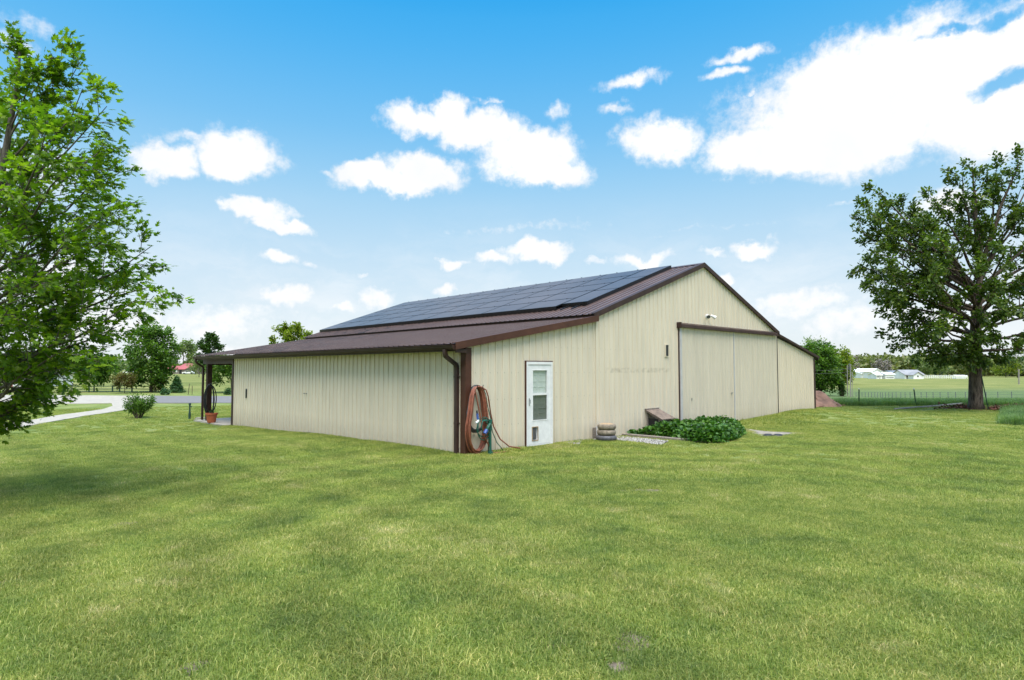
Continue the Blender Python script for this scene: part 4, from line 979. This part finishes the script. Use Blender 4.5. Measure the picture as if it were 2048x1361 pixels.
# T-posts at the lawn edge on the right, with wires
GT = 'green steel posts at the lawn edge'
tp_ = []
for px, yb, yt, lab in ((1719, 812, 777, 'left green steel fence post with white tip at the edge of the tall grass'), (1829, 812, 777, 'right green steel fence post with white tip, midway to the big tree')):
    b = gp(px-1 if px < 1800 else px+3, yb); D = depth(b); t_ = at(px-(1 if px < 1800 else 1.5), yt, D); mb = MB()
    mb.box((-.018, -.018, -.2), (.018, .018, np.linalg.norm(t_-b)-.06)); mb.box((-.03, -.005, 0), (.03, .005, np.linalg.norm(t_-b)-.08)); mb.box((-.02, -.02, np.linalg.norm(t_-b)-.06), (.02, .02, np.linalg.norm(t_-b)), mi=1)
    o = mb.build('fence_post', ['post_green', 'white_far']); o.location = b; dv = Vector(t_-b).normalized(); o.rotation_euler = dv.to_track_quat('Z', 'Y').to_euler(); tag(o, lab, 'fence post', GT); tp_.append((b, t_))
# field fence beyond
wf = empty('wire_fence', gp(1900, 800), 'thin wire field fence with small dark stakes running across the pasture', 'fence')
xs = [1712, 1717, 1724, 1730.5, 1737, 1743, 1749.5, 1755, 1761, 1765, 1771, 1777.5, 1784.5, 1792, 1801.5, 1810, 1820, 1830, 1842, 1853, 1866, 1880, 1896, 1911, 1930.5, 1951, 1972, 1995.5, 2023, 2054, 2090, 2130]
line = []
for x in xs:
    D = 75+(48-75)*(x-1712)/(2023-1712) if x < 2023 else 48-(x-2023)*.06
    yt = np.interp(x, [1712, 1850, 2023, 2130], [785, 785, 783.5, 782]); t_ = at(x, yt, D); b = np.array([t_[0], t_[1], float(H(t_[0], t_[1]))-.1])
    mb = MB(); mb.tube([b, t_], .028, 5); mb.build('stake', 'wire', wf); line.append((b, t_))
for f in (.02, .22, .42, .62):
    mb = MB(); mb.tube([t_-np.array([0, 0, .02+f]) for b, t_ in line], .007, 3, cap=False); mb.build('wire', 'wire', wf)
# utility poles
GP_ = 'weathered poles past the barn corner'
post('utility_pole', 'left pole of the cluster, leaning slightly, past the dirt pile', 'pole', 1695, 787, 731, .055, 'pole', GP_, D=76, lean=-.6)
post('utility_pole', 'middle pole with electrical box near its top, past the dirt pile', 'pole', 1701, 788, 729, .07, 'pole', GP_, D=74)
post('utility_pole', 'right short thin pole of the cluster past the dirt pile', 'pole', 1704.5, 788, 745, .035, 'pole', GP_, D=74)
bp = at(1699, 735, 74.1); mb = MB(); mb.box(bp-np.array([.12, .10, .3]), bp+np.array([.12, .10, .2])); mb.lathe(bp+np.array([.0, 0, .25]), [(.14, 0), (.12, .15), (0, .17)], 10)
tag(mb.build('transformer', 'grey_hose'), 'dark electrical box mounted between the tops of the two poles', 'transformer')
A, B = at(1698, 738, 74), at(1560, 735, 60)
for k, dz in enumerate((0, -.35)):
    mb = MB(); mb.tube([A+np.array([0, 0, dz])+(B-A)*t+np.array([0, 0, -.5*4*t*(1-t)*.5]) for t in np.linspace(0, 1, 9)], .009, 4)
    tag(mb.build('power_line', 'steel'), ('upper' if k == 0 else 'lower')+' thin power line running from the poles behind the barn', 'cable')
post('boundary_post', 'lone pale wooden post at the far side of the right pasture', 'post', 2037.5, 763, 739, .16, 'pole', D=150)
small('dark_stump', 'ivy-covered stump standing left of the utility poles', 'stump', (1684, 790, 76), 763, 12, 'leaf_dark', bark='bark', n=900, ls=.2, h0=.05, nl=8, form='col', tr_r=.25, sp=.14)

# ------------------------------------------------------------------ right side details
# dirt pile
c = gp(1648, 813); mb = MB(); nr, na = 14, 40; D = depth(c)
for i in range(nr+1):
    for j in range(na):
        r = i/nr; a = 2*math.pi*j/na; x = c[0]+r*2.6*math.cos(a); y = c[1]+1.2+r*2.0*math.sin(a)
        hz = .98*(1-r)**.8*(1+.30*math.sin(3*a+1)+.22*math.sin(7*a))+.22*math.sin(x*4)*math.cos(y*5)*(1-r)+rng.normal(0, .03)*(1-r)
        mb.v.append((x, y, float(H(x, y))+hz-.02*(i == nr)))
for i in range(nr):
    for j in range(na): mb.f.append((i*na+j, (i+1)*na+j, (i+1)*na+(j+1) % na, i*na+(j+1) % na)); mb.m.append(0)
dp = mb.build('dirt_pile', 'soil', smooth=True); tag(dp, 'heap of reddish soil beyond the right end of the barn', 'dirt pile')
mb = MB()
for i in range(60):
    a = rng.uniform(0, 6.3); r = rng.uniform(.4, 1.08); x = c[0]+r*2.6*math.cos(a); y = c[1]+1.2+r*2.0*math.sin(a); z = float(H(x, y))+.98*max(0, 1-r)**.9; s_ = rng.uniform(.04, .12)
    mb.lathe((x, y, z), [(0, -s_), (s_, -s_*.4), (s_*.9, s_*.5), (0, s_*.8)], 6)
mb.build('clods', 'soil', dp)
# pipes lying on the grass by the tree, leaning stake, leaf litter
def lay(px0, py0, px1, py1, r, mat, name, label, cat, z0=.03, z1=.03):
    a = gp(px0, py0); b = gp(px1, py1); a[2] += z0; b[2] += z1; mb = MB(); mb.tube([a+(b-a)*t+np.array([0, 0, .01*math.sin(9*t)]) for t in np.linspace(0, 1, 8)], r, 8); return tag(mb.build(name, mat), label, cat)
lay(1789, 820, 1940, 812, .045, 'pole', 'wooden_pole', 'long grey pole lying on the grass up to the big tree', 'pole', z1=.15)
lay(1882, 808, 1926, 812, .03, 'steel', 'metal_pipe', 'thin grey pipe lying across the long pole left of the big tree', 'pipe', z0=.25, z1=.16)
b = gp(1977, 821); t_ = at(1963, 752, T1-.25); mb = MB(); mb.tube([b, t_], .022, 6); tag(mb.build('garden_stake', 'post_green'), 'dark green stake leaning against the right side of the big trunk', 'stake')
def litter(name, label, spots, n, ls, mat='deadleaf'):
    pos = []
    for (px, py, rx, ry, k) in spots:
        c_ = gp(px, py)
        for _ in range(int(n*k)): p = c_+np.array([rng.normal(0, 1), rng.normal(0, 1), 0])*[rx, ry, 0]; p[2] = H(p[0], p[1])+abs(rng.normal(.06, .05)); pos.append(p)
    pos = np.array(pos); return tag(leaves(name, pos, rng.normal(0, 1, pos.shape), ls, OVAL, mat, None, droop=0, tilt=.8), label, 'leaf litter', kind='stuff')
litter('leaf_litter', 'red-brown dead leaves and twigs heaped beside the big tree', [(2005, 821, .45, .25, .4), (2030, 818, .4, .25, .3), (1930, 818, .5, .3, .15), (1890, 818, .5, .3, .04)], 2000, .14)

# tyres stacked against the gable wall
tc_ = onV(1213, 868, -.42); tx, ty = tc_[0], -.42
GTY = 'old tyres stacked by the gravel'; zz = float(H(tx, ty))+.02
for k, (r, h, mt, lab) in enumerate(((.285, .14, 'grey_hose', 'lowest, widest and darkest tyre of the stack on the gravel'), (.255, .150, 'tyre', 'middle dusty tyre of the stack on the gravel'), (.255, .150, 'tyre', 'topmost dusty tyre of the stack, filled with tan dirt'))):
    root = empty('tyre', (tx, ty, zz), lab, 'tyre', GTY); mb = MB(); prof = []
    for a in np.linspace(-math.pi*.5, math.pi*.5, 9): prof.append((r-.05+.05*math.cos(a)*1.0, h/2+h/2*.98*math.sin(a)))
    prof = [(.13, .012), (.16, .004)]+prof+[(.16, h-.004), (.13, h-.012), (.13, .012)]
    mb.lathe((tx+.012*(k-1), ty, zz), prof, 40); mb.build('tread', mt, root, smooth=True)
    if k == 2: m2 = MB(); m2.lathe((tx+.012, ty, zz), [(.20, h-.004), (.14, h+.012), (.06, h+.02), (0, h+.012)], 24); m2.build('dirt_fill', 'straw', root, smooth=True)
    zz += h+.002
# dark strip built as the tyre stack's shadow, pale edge beside it
mb = MB(); a = onV(1184, 862)[0]; mb.box((a, -.045, .02), (a+.13, -.022, .33)); mb.box((a+.132, -.07, .0), (a+.15, -.022, .36), mi=1); tag(mb.build('tyre_shadow_strip', ['wood', 'white'], barn), 'dark strip standing in for the tyre stack shadow, with a pale edge strip, left of the tyres')
# gravel
def stones(name, label, px_list, n, s0):
    V = []; F = []; k = 0; dirs = np.array([(1, 0, 0), (-1, 0, 0), (0, 1, 0), (0, -1, 0), (0, 0, 1), (0, 0, -1)], float); T_ = [(0, 2, 4), (2, 1, 4), (1, 3, 4), (3, 0, 4), (2, 0, 5), (1, 2, 5), (3, 1, 5), (0, 3, 5)]
    poly = [gp(*q) for q in px_list]; xs_ = [p[0] for p in poly]; ys_ = [p[1] for p in poly]
    while k < n:
        x = rng.uniform(min(xs_), max(xs_)); y = rng.uniform(min(ys_), max(ys_))
        if not in_poly(np.array([x]), np.array([y]), poly)[0]: continue
        s_ = s0*rng.uniform(.6, 1.5); V.append(dirs*s_*rng.uniform(.6, 1.2, (6, 3))+[x, y, float(H(x, y))+s_*.4+.012]); F += [[6*k+i for i in t] for t in T_]; k += 1
    return tag(link(name, fastmesh(name, np.concatenate(V), [np.array(F)]), 'gravel'), label, 'gravel', kind='stuff'), poly
g1, gpoly1 = stones('gravel', 'strip of white gravel between the tyres and the strawberry patch', [(1188, 876), (1234, 874), (1290, 880), (1337, 884), (1322, 892), (1280, 887), (1235, 882), (1195, 883)], 2400, .022)
g2, gpoly2 = stones('gravel', 'small patch of white gravel right of the storm door', [(1122, 885), (1150, 881), (1196, 876), (1200, 881), (1165, 885), (1158, 891), (1135, 890)], 1100, .022)
# landscape timbers
def timber(px0, py0, px1, py1, label, w=.07, h=.09):
    a = gp(px0, py0); b = gp(px1, py1); d = (b-a); L_ = np.linalg.norm(d[:2]); mb = MB(); mb.box((0, -w, -.03), (L_, w, h)); o = mb.build('landscape_timber', 'wood'); o.location = a; o.rotation_euler.z = math.atan2(d[1], d[0])
    bv = o.modifiers.new('bevel', 'BEVEL'); bv.width = .012; bv.segments = 2; return tag(o, label, 'timber', 'weathered timbers edging the strawberry patch')
timber(1243, 873, 1372, 883, 'long weathered timber along the front of the strawberry patch'); timber(1290, 872, 1325, 875, 'short flat timber behind the long one at the patch edge', .06, .12); timber(1352, 880, 1398, 886, 'right-hand timber partly hidden under strawberry leaves', .06, .06)
# strawberry patch
cp = [gp(*q) for q in ((1254, 874), (1290, 873), (1340, 878), (1392, 887), (1440, 889), (1472, 882), (1490, 870), (1478, 859), (1440, 853), (1380, 859), (1310, 867), (1265, 872))]
bc = np.mean(cp, 0); berry = empty('strawberry_patch', ground(bc[0], bc[1]), 'dense bed of dark green strawberry plants with tiny white flowers', 'plants')
xs_ = [p[0] for p in cp]; ys_ = [p[1] for p in cp]; n = 19000
x = rng.uniform(min(xs_), max(xs_), n); y = rng.uniform(min(ys_), max(ys_), n); k = in_poly(x, y, cp) & (y < -.04); x, y = x[k], y[k]
def pdist(x, y, poly):
    best = np.full(len(x), 9.); m = len(poly)
    for i in range(m):
        a = np.array(poly[i][:2]); b = np.array(poly[(i+1) % m][:2]); d = b-a; t = np.clip(((x-a[0])*d[0]+(y-a[1])*d[1])/(d@d), 0, 1); best = np.minimum(best, np.hypot(x-a[0]-t*d[0], y-a[1]-t*d[1]))
    return best
edge_ = np.clip(pdist(x, y, cp)/.22, 0, 1)**.5
hh = (.28+.09*np.sin(x*3.1)*np.sin(y*4.3)+.05*np.sin(x*9+1)*np.cos(y*11))*edge_
pos = np.stack([x, y, H(x, y)+hh*rng.uniform(.45, 1.12, len(x))+.02], -1)
leaves('leaves', pos, np.stack([rng.normal(0, 1, len(x)), rng.normal(0, 1, len(x)), .3*np.ones(len(x))], -1), .10, OVAL*np.array([1, 1.7]), 'leaf_berry', berry, droop=0, tilt=.55)
mb = MB()
for i in rng.integers(0, len(x), 55):
    p = pos[i]; z = H(p[0], p[1])+hh[i]*1.12+.03
    for q in range(5): a = q*1.2566; mb.quad((p[0], p[1], z), (p[0]+.017*math.cos(a-.4), p[1]+.017*math.sin(a-.4), z+.006), (p[0]+.024*math.cos(a), p[1]+.024*math.sin(a), z+.006), (p[0]+.017*math.cos(a+.4), p[1]+.017*math.sin(a+.4), z+.006))
mb.build('flowers', 'petal', berry)
# little roofed shelter against the wall
sx0 = onV(1290, 835)[0]; sx1 = sx0+.62
shd = empty('cat_shelter', (sx0, -.3, 0), 'little lean-to pet shelter with brown board roof behind the strawberries', 'pet house')
mb = MB(); yF = -.52
mb.box((sx0, yF, 0), (sx0+.05, yF+.05, .44)); mb.box((sx0, -.10, 0), (sx0+.04, -.055, .68)); mb.box((sx1-.04, yF, 0), (sx1, -.055, .42)); mb.box((sx0+.05, yF, 0), (sx1-.04, yF+.03, .42)); mb.build('wall', 'wood', shd)
mb = MB(); mb.box((sx0+.02, yF+.06, .0), (sx0+.03, -.11, .45)); mb.build('opening', 'black', shd)
mb = MB(); n_ = 6
for i in range(n_):
    a = sx0-.06+(sx1-sx0+.12)*i/n_; b = sx0-.06+(sx1-sx0+.12)*(i+1)/n_-.006
    mb.prism([(a, -.045, .72), (a, yF-.12, .455), (a, yF-.12, .435), (a, -.045, .70)], (b-a, 0, 0))
mb.prism([(sx0-.05, -.06, .655), (sx0-.05, yF-.08, .40), (sx0-.05, yF-.08, .43), (sx0-.05, -.06, .70)], (.03, 0, 0)); mb.build('roof', 'shingle', shd)
mb = MB(); mb.box((sx0-.07, -.075, .722), (sx1+.07, -.042, .742)); mb.build('roof_batten', 'wood', shd)
# dark drain openings in the slab edge
for px, lab in ((1536, 'left dark drain mouth in the edge of the concrete slab'), (1556, 'right dark drain mouth in the edge of the concrete slab')):
    c_ = gp(px, 873); mb = MB(); mb.lathe((0, 0, 0), [(.0, .05), (.10, .045), (.16, .02), (.17, -.02)], 20); o = mb.build('drain_cover', 'rubber', smooth=True); o.location = c_+np.array([0, 0, .02]); o.scale = (1.1, .8, 1); tag(o, lab, 'drain', 'drain mouths at the slab edge')

# ------------------------------------------------------------------ hoses on the corner post
def hose(name, label, loops, r, mat, extra=None, cat='hose', group=None, mats=None, back=0):
    """loops: list of (cx, top z, bottom z, half width, y)"""
    mb = MB(); pts = []
    for (cx, zt, zb_, hw, y, wob) in loops:
        for i in range(26):
            a = 2*math.pi*i/26; q = math.sin(a); p = math.cos(a)
            ww = hw*(.78 if p > 0 else 1.0)*(abs(q)**.8)*np.sign(q)
            pts.append(np.array([cx+ww+wob*math.sin(2*a), y+.014*math.cos(a*2)+wob*.4*math.cos(a), (zt+zb_)/2+(zt-zb_)/2*p]))
    if extra: pts += [np.array(p) for p in extra]
    # smooth
    P_ = np.array(pts); Q = P_.copy(); Q[1:-1] = (P_[:-2]+2*P_[1:-1]+P_[2:])/4
    mb.tube(list(Q), r, 7); return tag(mb.build(name, mat, smooth=True), label, cat, group)
hx = .23; g0_ = float(H(hx, -.1))
def jl(n, cx, zt, zb_, hw, y, s=.02): return [(cx+random.uniform(-s, s), zt+random.uniform(-s, s), zb_+random.uniform(-.05, .07), hw+random.uniform(-.045, .045), y-.012*k, random.uniform(-.02, .02)) for k in range(n)]
GH = 'hoses hanging on the barn corner'
hook = MB(); hook.tube([(hx-.08, -.02, 1.50), (hx-.08, -.22, 1.50), (hx-.08, -.24, 1.58)], .01, 6); hook.tube([(hx+.08, -.02, 1.50), (hx+.08, -.22, 1.50), (hx+.08, -.24, 1.58)], .01, 6)
hook.tube([(hx+.13*math.cos(a), -.10, 1.44+.10*math.sin(a)) for a in np.linspace(0, math.pi, 12)], .045, 8); tag(hook.build('hose_hanger', 'rubber'), 'dark hose hanger bracket near the top of the hanging hoses', 'bracket')
hose('coiled_hose', 'thick orange-red hose in long hanging coils down to the grass', jl(10, hx-.02, 1.56, .04, .28, -.10, .025), .017, 'orange', extra=[(hx+.1, -.25, .05), (hx+.3, -.3, g0_+.05), (hx+.55, -.38, g0_+.03), (hx+.85, -.33, g0_+.03)], group=GH)
hose('coiled_hose', 'grey hose hanging in coils behind the orange one', jl(4, hx, 1.53, .50, .27, -.08), .015, 'grey_hose', group=GH)
hose('coiled_hose', 'short green hose looped low across the hanging coils', [(hx+.10, .85, .42, .24, -.24, .02), (hx+.10, .80, .34, .22, -.25, .03), (hx+.14, .78, .50, .16, -.27, .02)], .012, 'green_hose', extra=[(hx+.25, -.26, .8), (hx+.24, -.26, .4), (hx+.22, -.26, .05)], group=GH)
mb = MB(); mb.tube([(hx+.06, -.20, 1.54), (hx+.17, -.24, 1.46), (hx+.23, -.24, 1.32), (hx+.30, -.20, 1.15), (hx+.38, -.16, .92), (hx+.46, -.17, .62), (hx+.62, -.22, .32), (hx+.85, -.28, .14), (hx+1.15, -.30, g0_+.08), (hx+1.25, -.30, g0_+.03)], .016, 7)
tag(mb.build('loose_hose', 'orange', smooth=True), 'loose end of orange hose trailing right onto the grass', 'hose', GH)
mb = MB(); mb.tube([(hx+.12, -.2, 1.5), (hx+.22, -.17, 1.36), (hx+.30, -.14, 1.1), (hx+.40, -.13, .82), (hx+.45, -.14, .5), (hx+.55, -.18, .25), (hx+.72, -.24, g0_+.04)], .010, 6); tag(mb.build('loose_hose', 'green_hose', smooth=True), 'thin dark green hose hanging to the right of the coils', 'hose', GH)
# green hydrant with blue valve
hy = np.array([hx+.22, -.33, 0]); hg = float(H(hy[0], hy[1]))
hyd = empty('yard_hydrant', (hy[0], hy[1], hg), 'green yard hydrant pipe in front of the hanging hoses', 'hydrant')
mb = MB(); mb.tube([(hy[0], hy[1], hg-.05), (hy[0], hy[1], hg+.45), (hy[0]+.005, hy[1], hg+.74)], [.030, .026, .022], 10); mb.tube([(hy[0], hy[1], hg-.02), (hy[0], hy[1], hg+.08)], .06, 10); mb.build('pipe', 'green_hose', hyd, smooth=False)
mb = MB(); mb.tube([(hy[0], hy[1], hg+.70), (hy[0], hy[1], hg+.80)], .04, 10); mb.tube([(hy[0], hy[1], hg+.72), (hy[0]-.10, hy[1]-.02, hg+.62), (hy[0]-.14, hy[1]-.02, hg+.55)], [.03, .035, .028], 8); mb.build('spout', 'green_hose', hyd)
mb = MB(); mb.tube([(hy[0]-.13, hy[1]-.02, hg+.58), (hy[0]-.19, hy[1]-.02, hg+.50)], .042, 8); mb.build('valve', 'blue', hyd)
mb = MB(); mb.tube([(hx-.16, -.30, 1.02), (hx-.155, -.31, .95)], .018, 8); mb.tube([(hx-.155, -.31, .95), (hx-.145, -.32, .82)], .026, 8, mi=1); mb.tube([(hx-.145, -.32, .82), (hx-.15, -.33, .78), (hx-.22, -.34, .75)], .024, 8, mi=2)
tag(mb.build('spray_nozzle', ['black', 'blue', 'white']), 'blue and white spray nozzle dangling in front of the orange coils', 'nozzle')
# black coils on the porch post
px_ = .0; yv = 17.30
mb = MB(); pts = []
for k in range(4):
    for i in range(24):
        a = 2*math.pi*i/24; w_ = .19+.035*math.sin(k*2.3); pts.append((px_+.05+.05*math.sin(k*1.7)-.0+w_*math.sin(a), yv-.05-.03*k, .62+.09*math.sin(k*2.1)*(math.cos(a) < 0)+(.66+.04*math.cos(k*3))*math.cos(a)))
mb.tube(pts, .021, 6); tag(mb.build('coiled_hose', 'rubber', smooth=True), 'black hose hanging in coils round the brown porch post', 'hose')
# terracotta pot with small plant
b = at(423, 838, 25.2); b[2] = H(b[0], b[1])+.06
D = depth(b); r_ = 11.5/FPX*D; hpt = (838-819)/FPX*D
pot = empty('flower_pot', b, 'terracotta flower pot with a small plant beside the porch post', 'flower pot')
mb = MB(); mb.lathe(b, [(0, 0), (r_*.62, 0), (r_*.66, .02), (r_*.90, hpt*.80), (r_*.92, hpt*.84), (r_*1.02, hpt*.85), (r_*1.04, hpt), (r_*.94, hpt), (r_*.88, hpt*.82)], 32); mb.build('body', 'terracotta', pot, smooth=False)
mb = MB(); mb.lathe(b, [(r_*.89, hpt*.86), (0, hpt*.88)], 24); mb.build('soil', 'soil', pot)
pos = b+np.array([0, 0, hpt+.03])+rng.normal(0, .05, (70, 3))*[1, 1, .7]; leaves('plant', pos, rng.normal(0, 1, (70, 3)), .07, OVAL, 'leaf_dark', pot, droop=-.4)
# flat stone at the post foot, green spigot
c_ = gp(402, 838.5); mb = MB(); mb.lathe((0, 0, 0), [(0, .075), (.18, .07), (.24, .04), (.25, -.03)], 9); o = mb.build('stone', 'wood'); o.location = c_; o.scale = (1.1, .9, 1); tag(o, 'flat tan splash stone at the foot of the porch post', 'stone')
b = gp(379, 839); D = depth(b); sp_ = empty('garden_spigot', b, 'slim dark green garden spigot standing left of the porch post', 'spigot'); hgt = 32/FPX*D
mb = MB(); mb.tube([b, b+np.array([0, 0, hgt*.3]), b+np.array([0, 0, hgt*.55]), b+np.array([0, 0, hgt*.9])], [.045, .055, .035, .03], 8); mb.build('post', 'post_green', sp_)
mb = MB(); mb.tube([b+np.array([0, 0, hgt*.86]), b+np.array([0, 0, hgt])], .05, 8); mb.tube([b+np.array([0, 0, hgt*.8])]+[b+RT*.10+np.array([0, 0, hgt*.78])], .025, 6); mb.build('tap', 'post_green', sp_)
for px, lab in ((376, 'thin dark sapling stake on the verge right of the small conifer'), (384, 'second thin stake on the verge, nearer the porch post')):
    post('sapling_stake', lab, 'stake', px, 790, 768 if px == 376 else 772, .022, 'bark', 'sapling stakes on the verge', lean=3 if px == 376 else .5)

# ------------------------------------------------------------------ grass
def clump(name, n, rad, h, w, mat):
    a = rng.uniform(0, 6.283, n); r = rad*np.sqrt(rng.uniform(0, 1, n)); b = np.stack([r*np.cos(a), r*np.sin(a), np.full(n, -.006)], -1)
    az_ = rng.uniform(0, 6.283, n); lean = rng.uniform(.15, 1.05, n)**1.0; hh = h*rng.uniform(.45, 1.15, n)
    d = np.stack([np.cos(az_), np.sin(az_), np.zeros(n)], -1); s_ = np.stack([-np.sin(az_), np.cos(az_), np.zeros(n)], -1)
    tw = rng.uniform(-.6, .6, n)[:, None]; s_ = s_*np.cos(tw)+d*np.sin(tw); z = np.array([0, 0, 1.0])
    m1 = b + d*(hh*lean*.35)[:, None] + z*(hh*.6)[:, None]; tip = b + d*(hh*lean)[:, None] + z*(hh*(1-.35*lean))[:, None]
    ww = (w*rng.uniform(.7, 1.3, n))[:, None]
    V = np.stack([b-s_*ww, b+s_*ww, m1+s_*ww*.8, m1-s_*ww*.8, tip], 1)
    k = np.arange(n)[:, None]*5
    me = fastmesh(name, V.reshape(-1, 3), [np.concatenate([k, k+1, k+2, k+3], 1), np.concatenate([k+3, k+2, k+4], 1)]); me.materials.append(MAT[mat]); return bpy.data.objects.new(name, me)
def scatter(name, label, cat, pts, scl, clumps):
    n = len(pts); me = bpy.data.meshes.new(name); me.vertices.add(n); me.vertices.foreach_set('co', np.asarray(pts, np.float32).ravel())
    for nm, tp, arr_ in (('rz', 'FLOAT', rng.uniform(0, 6.283, n)), ('scl', 'FLOAT', scl), ('pk', 'INT', rng.integers(0, len(clumps), n))):
        at2 = me.attributes.new(nm, tp, 'POINT'); at2.data.foreach_set('value', arr_)
    o = link(name, me); c_ = bpy.data.collections.new(name+'_clumps')
    for q in clumps: c_.objects.link(q)
    g = bpy.data.node_groups.new(name, 'GeometryNodeTree')
    g.interface.new_socket('Geometry', in_out='INPUT', socket_type='NodeSocketGeometry'); g.interface.new_socket('Geometry', in_out='OUTPUT', socket_type='NodeSocketGeometry')
    gi = g.nodes.new('NodeGroupInput'); go = g.nodes.new('NodeGroupOutput'); ci = g.nodes.new('GeometryNodeCollectionInfo'); ci.inputs['Collection'].default_value = c_; ci.inputs['Separate Children'].default_value = True; ci.inputs['Reset Children'].default_value = True
    ip = g.nodes.new('GeometryNodeInstanceOnPoints'); ip.inputs['Pick Instance'].default_value = True
    def na(nm, tp): q = g.nodes.new('GeometryNodeInputNamedAttribute'); q.data_type = tp; q.inputs[0].default_value = nm; return [s_ for s_ in q.outputs if s_.enabled][0]
    cx = g.nodes.new('ShaderNodeCombineXYZ'); g.links.new(na('rz', 'FLOAT'), cx.inputs[2])
    g.links.new(gi.outputs[0], ip.inputs['Points']); g.links.new(ci.outputs[0], ip.inputs['Instance']); g.links.new(na('pk', 'INT'), ip.inputs['Instance Index'])
    g.links.new(cx.outputs[0], ip.inputs['Rotation']); g.links.new(na('scl', 'FLOAT'), ip.inputs['Scale']); g.links.new(ip.outputs[0], go.inputs[0])
    md = o.modifiers.new('grass', 'NODES'); md.node_group = g
    return tag(o, label, cat, kind='stuff')
cl = [clump('grass_clump', 430, .20, .055, .0020, 'grass') for _ in range(7)] + [clump('grass_clump', 110, .20, .080, .0022, 'grass') for _ in range(2)] + [clump('grass_clump', 170, .14, .045, .0060, 'grass')]
def wedge(n, r0, r1, a0=-.80, a1=.80):
    """random points over ground sector in front of the house, density even in area"""
    r = np.sqrt(rng.uniform(r0*r0, r1*r1, n)); a = YAW+rng.uniform(a0, a1, n); return CAM[0]+r*np.sin(a), CAM[1]+r*np.cos(a)
bare = [gp(*q) for q in ((623, 1112), (592, 1137), (645, 1150), (398, 1328), (375, 1340), (1258, 1282), (1240, 1335), (1118, 1292), (8, 1168), (1243, 984), (1275, 981), (1310, 983), (560, 1160), (1510, 1250), (900, 1240), (1700, 1180), (250, 1050))]
mb = MB(); brd = []
for b in bare:
    rr = rng.uniform(.06, .15)*min(1.6, max(1, depth(b)/6)); brd.append(rr); k0 = len(mb.v); mb.v.append((b[0], b[1], float(H(b[0], b[1]))+.012))
    for j in range(18): a = j*math.pi/9; q = rr*1.25*rng.uniform(.65, 1.15); x_ = b[0]+q*math.cos(a); y_ = b[1]+q*math.sin(a); mb.v.append((x_, y_, float(H(x_, y_))+.004))
    for j in range(18): mb.f.append((k0, k0+1+j, k0+1+(j+1) % 18)); mb.m.append(0)
tag(mb.build('bare_soil', 'bare'), kind='structure')
polys = [apron, walk, road, slab, gpoly1, gpoly2]
def keep(x, y):
    k = ~((x > -.05) & (x < WD+.05) & (y > -.05) & (y < LV+.05)) & ~((x > -.35) & (x < WD) & (y > LV-.1) & (y < 18.4))
    for p in polys: k &= ~in_poly(x, y, p)
    k &= ~(in_poly(x, y, cp) & (pdist(x, y, cp) > .1))
    for b, rr in zip(bare, brd): k &= (np.hypot(x-b[0], y-b[1]) > rr*.85+.10) | (rng.uniform(0, 1, len(x)) < .4)
    return k
PX = []; PY = []
for n, r0, r1 in ((11500, 1.5, 11), (19000, 11, 24), (13000, 24, 42)):
    x, y = wedge(n, r0, r1, -.9, .9); PX.append(x); PY.append(y)
x = np.concatenate(PX); y = np.concatenate(PY)
D = (x-CAM[0])*.693+(y-CAM[1])*.721; lat = x-y
k = keep(x, y) & ~((D > 33.5) & (lat > 15)); x, y = x[k], y[k]
tall = .5+.5*np.sin(x*.55+2*np.sin(y*.31))*np.sin(y*.6+1.2*np.sin(x*.4))
scl = .66+.5*tall+rng.uniform(-.15, .25, len(x))
ex = []; es = []
for _ in range(900):
    u = rng.uniform(-.2, WD+.3)
    if 1.8 < u < 2.9 or (4.2 < u < 6.2 and rng.uniform() < .8): continue
    ex.append((u, rng.uniform(-.22, -.03)-(.12 if 8.9 < u < 16.4 else 0))); es.append(rng.uniform(.8, 1.7))
for _ in range(500): ex.append((rng.uniform(-.2, -.06), rng.uniform(-.1, LV))); es.append(rng.uniform(.8, 1.5))
for _ in range(260): q = gp(rng.uniform(1460, 1625), rng.uniform(832, 850)); ex.append((q[0]+rng.uniform(-.3, .3), min(-.15, q[1]))); es.append(rng.uniform(1.2, 2.4))
ex = np.array(ex); x = np.concatenate([x, ex[:, 0]]); y = np.concatenate([y, ex[:, 1]]); scl = np.concatenate([scl, es])
scatter('lawn_grass', 'mown lawn grass with paler and darker patches', 'grass', np.stack([x, y, H(x, y)], -1), scl, cl)
cl2 = [clump('tall_grass_clump', 160, .28, .34, .0045, 'tallgrass') for _ in range(4)]
pts = []
for _ in range(5200):
    px = rng.uniform(1668, 2300); D = rng.uniform(32.4, 41); p = at(px, 800, D); pts.append((p[0], p[1]))
for _ in range(900):
    px = rng.uniform(2005, 2120); q = gp(px, rng.uniform(822, 850)); 
    if px > 2010+abs(q[2])*0+(rng.uniform(0, 18)): pts.append((q[0], q[1]))
pts = np.array(pts); x, y = pts[:, 0], pts[:, 1]; keep_ = (x-c[0])**2*0 == 0
scatter('tall_grass', 'unmown blue-green grass along the wire fence', 'grass', np.stack([x, y, H(x, y)], -1), rng.uniform(.7, 1.25, len(x)), cl2)

S.render.engine = 'CYCLES'
try:
    S.cycles.max_bounces = 6; S.cycles.transparent_max_bounces = 8; S.cycles.diffuse_bounces = 3; S.cycles.glossy_bounces = 3
except Exception: pass
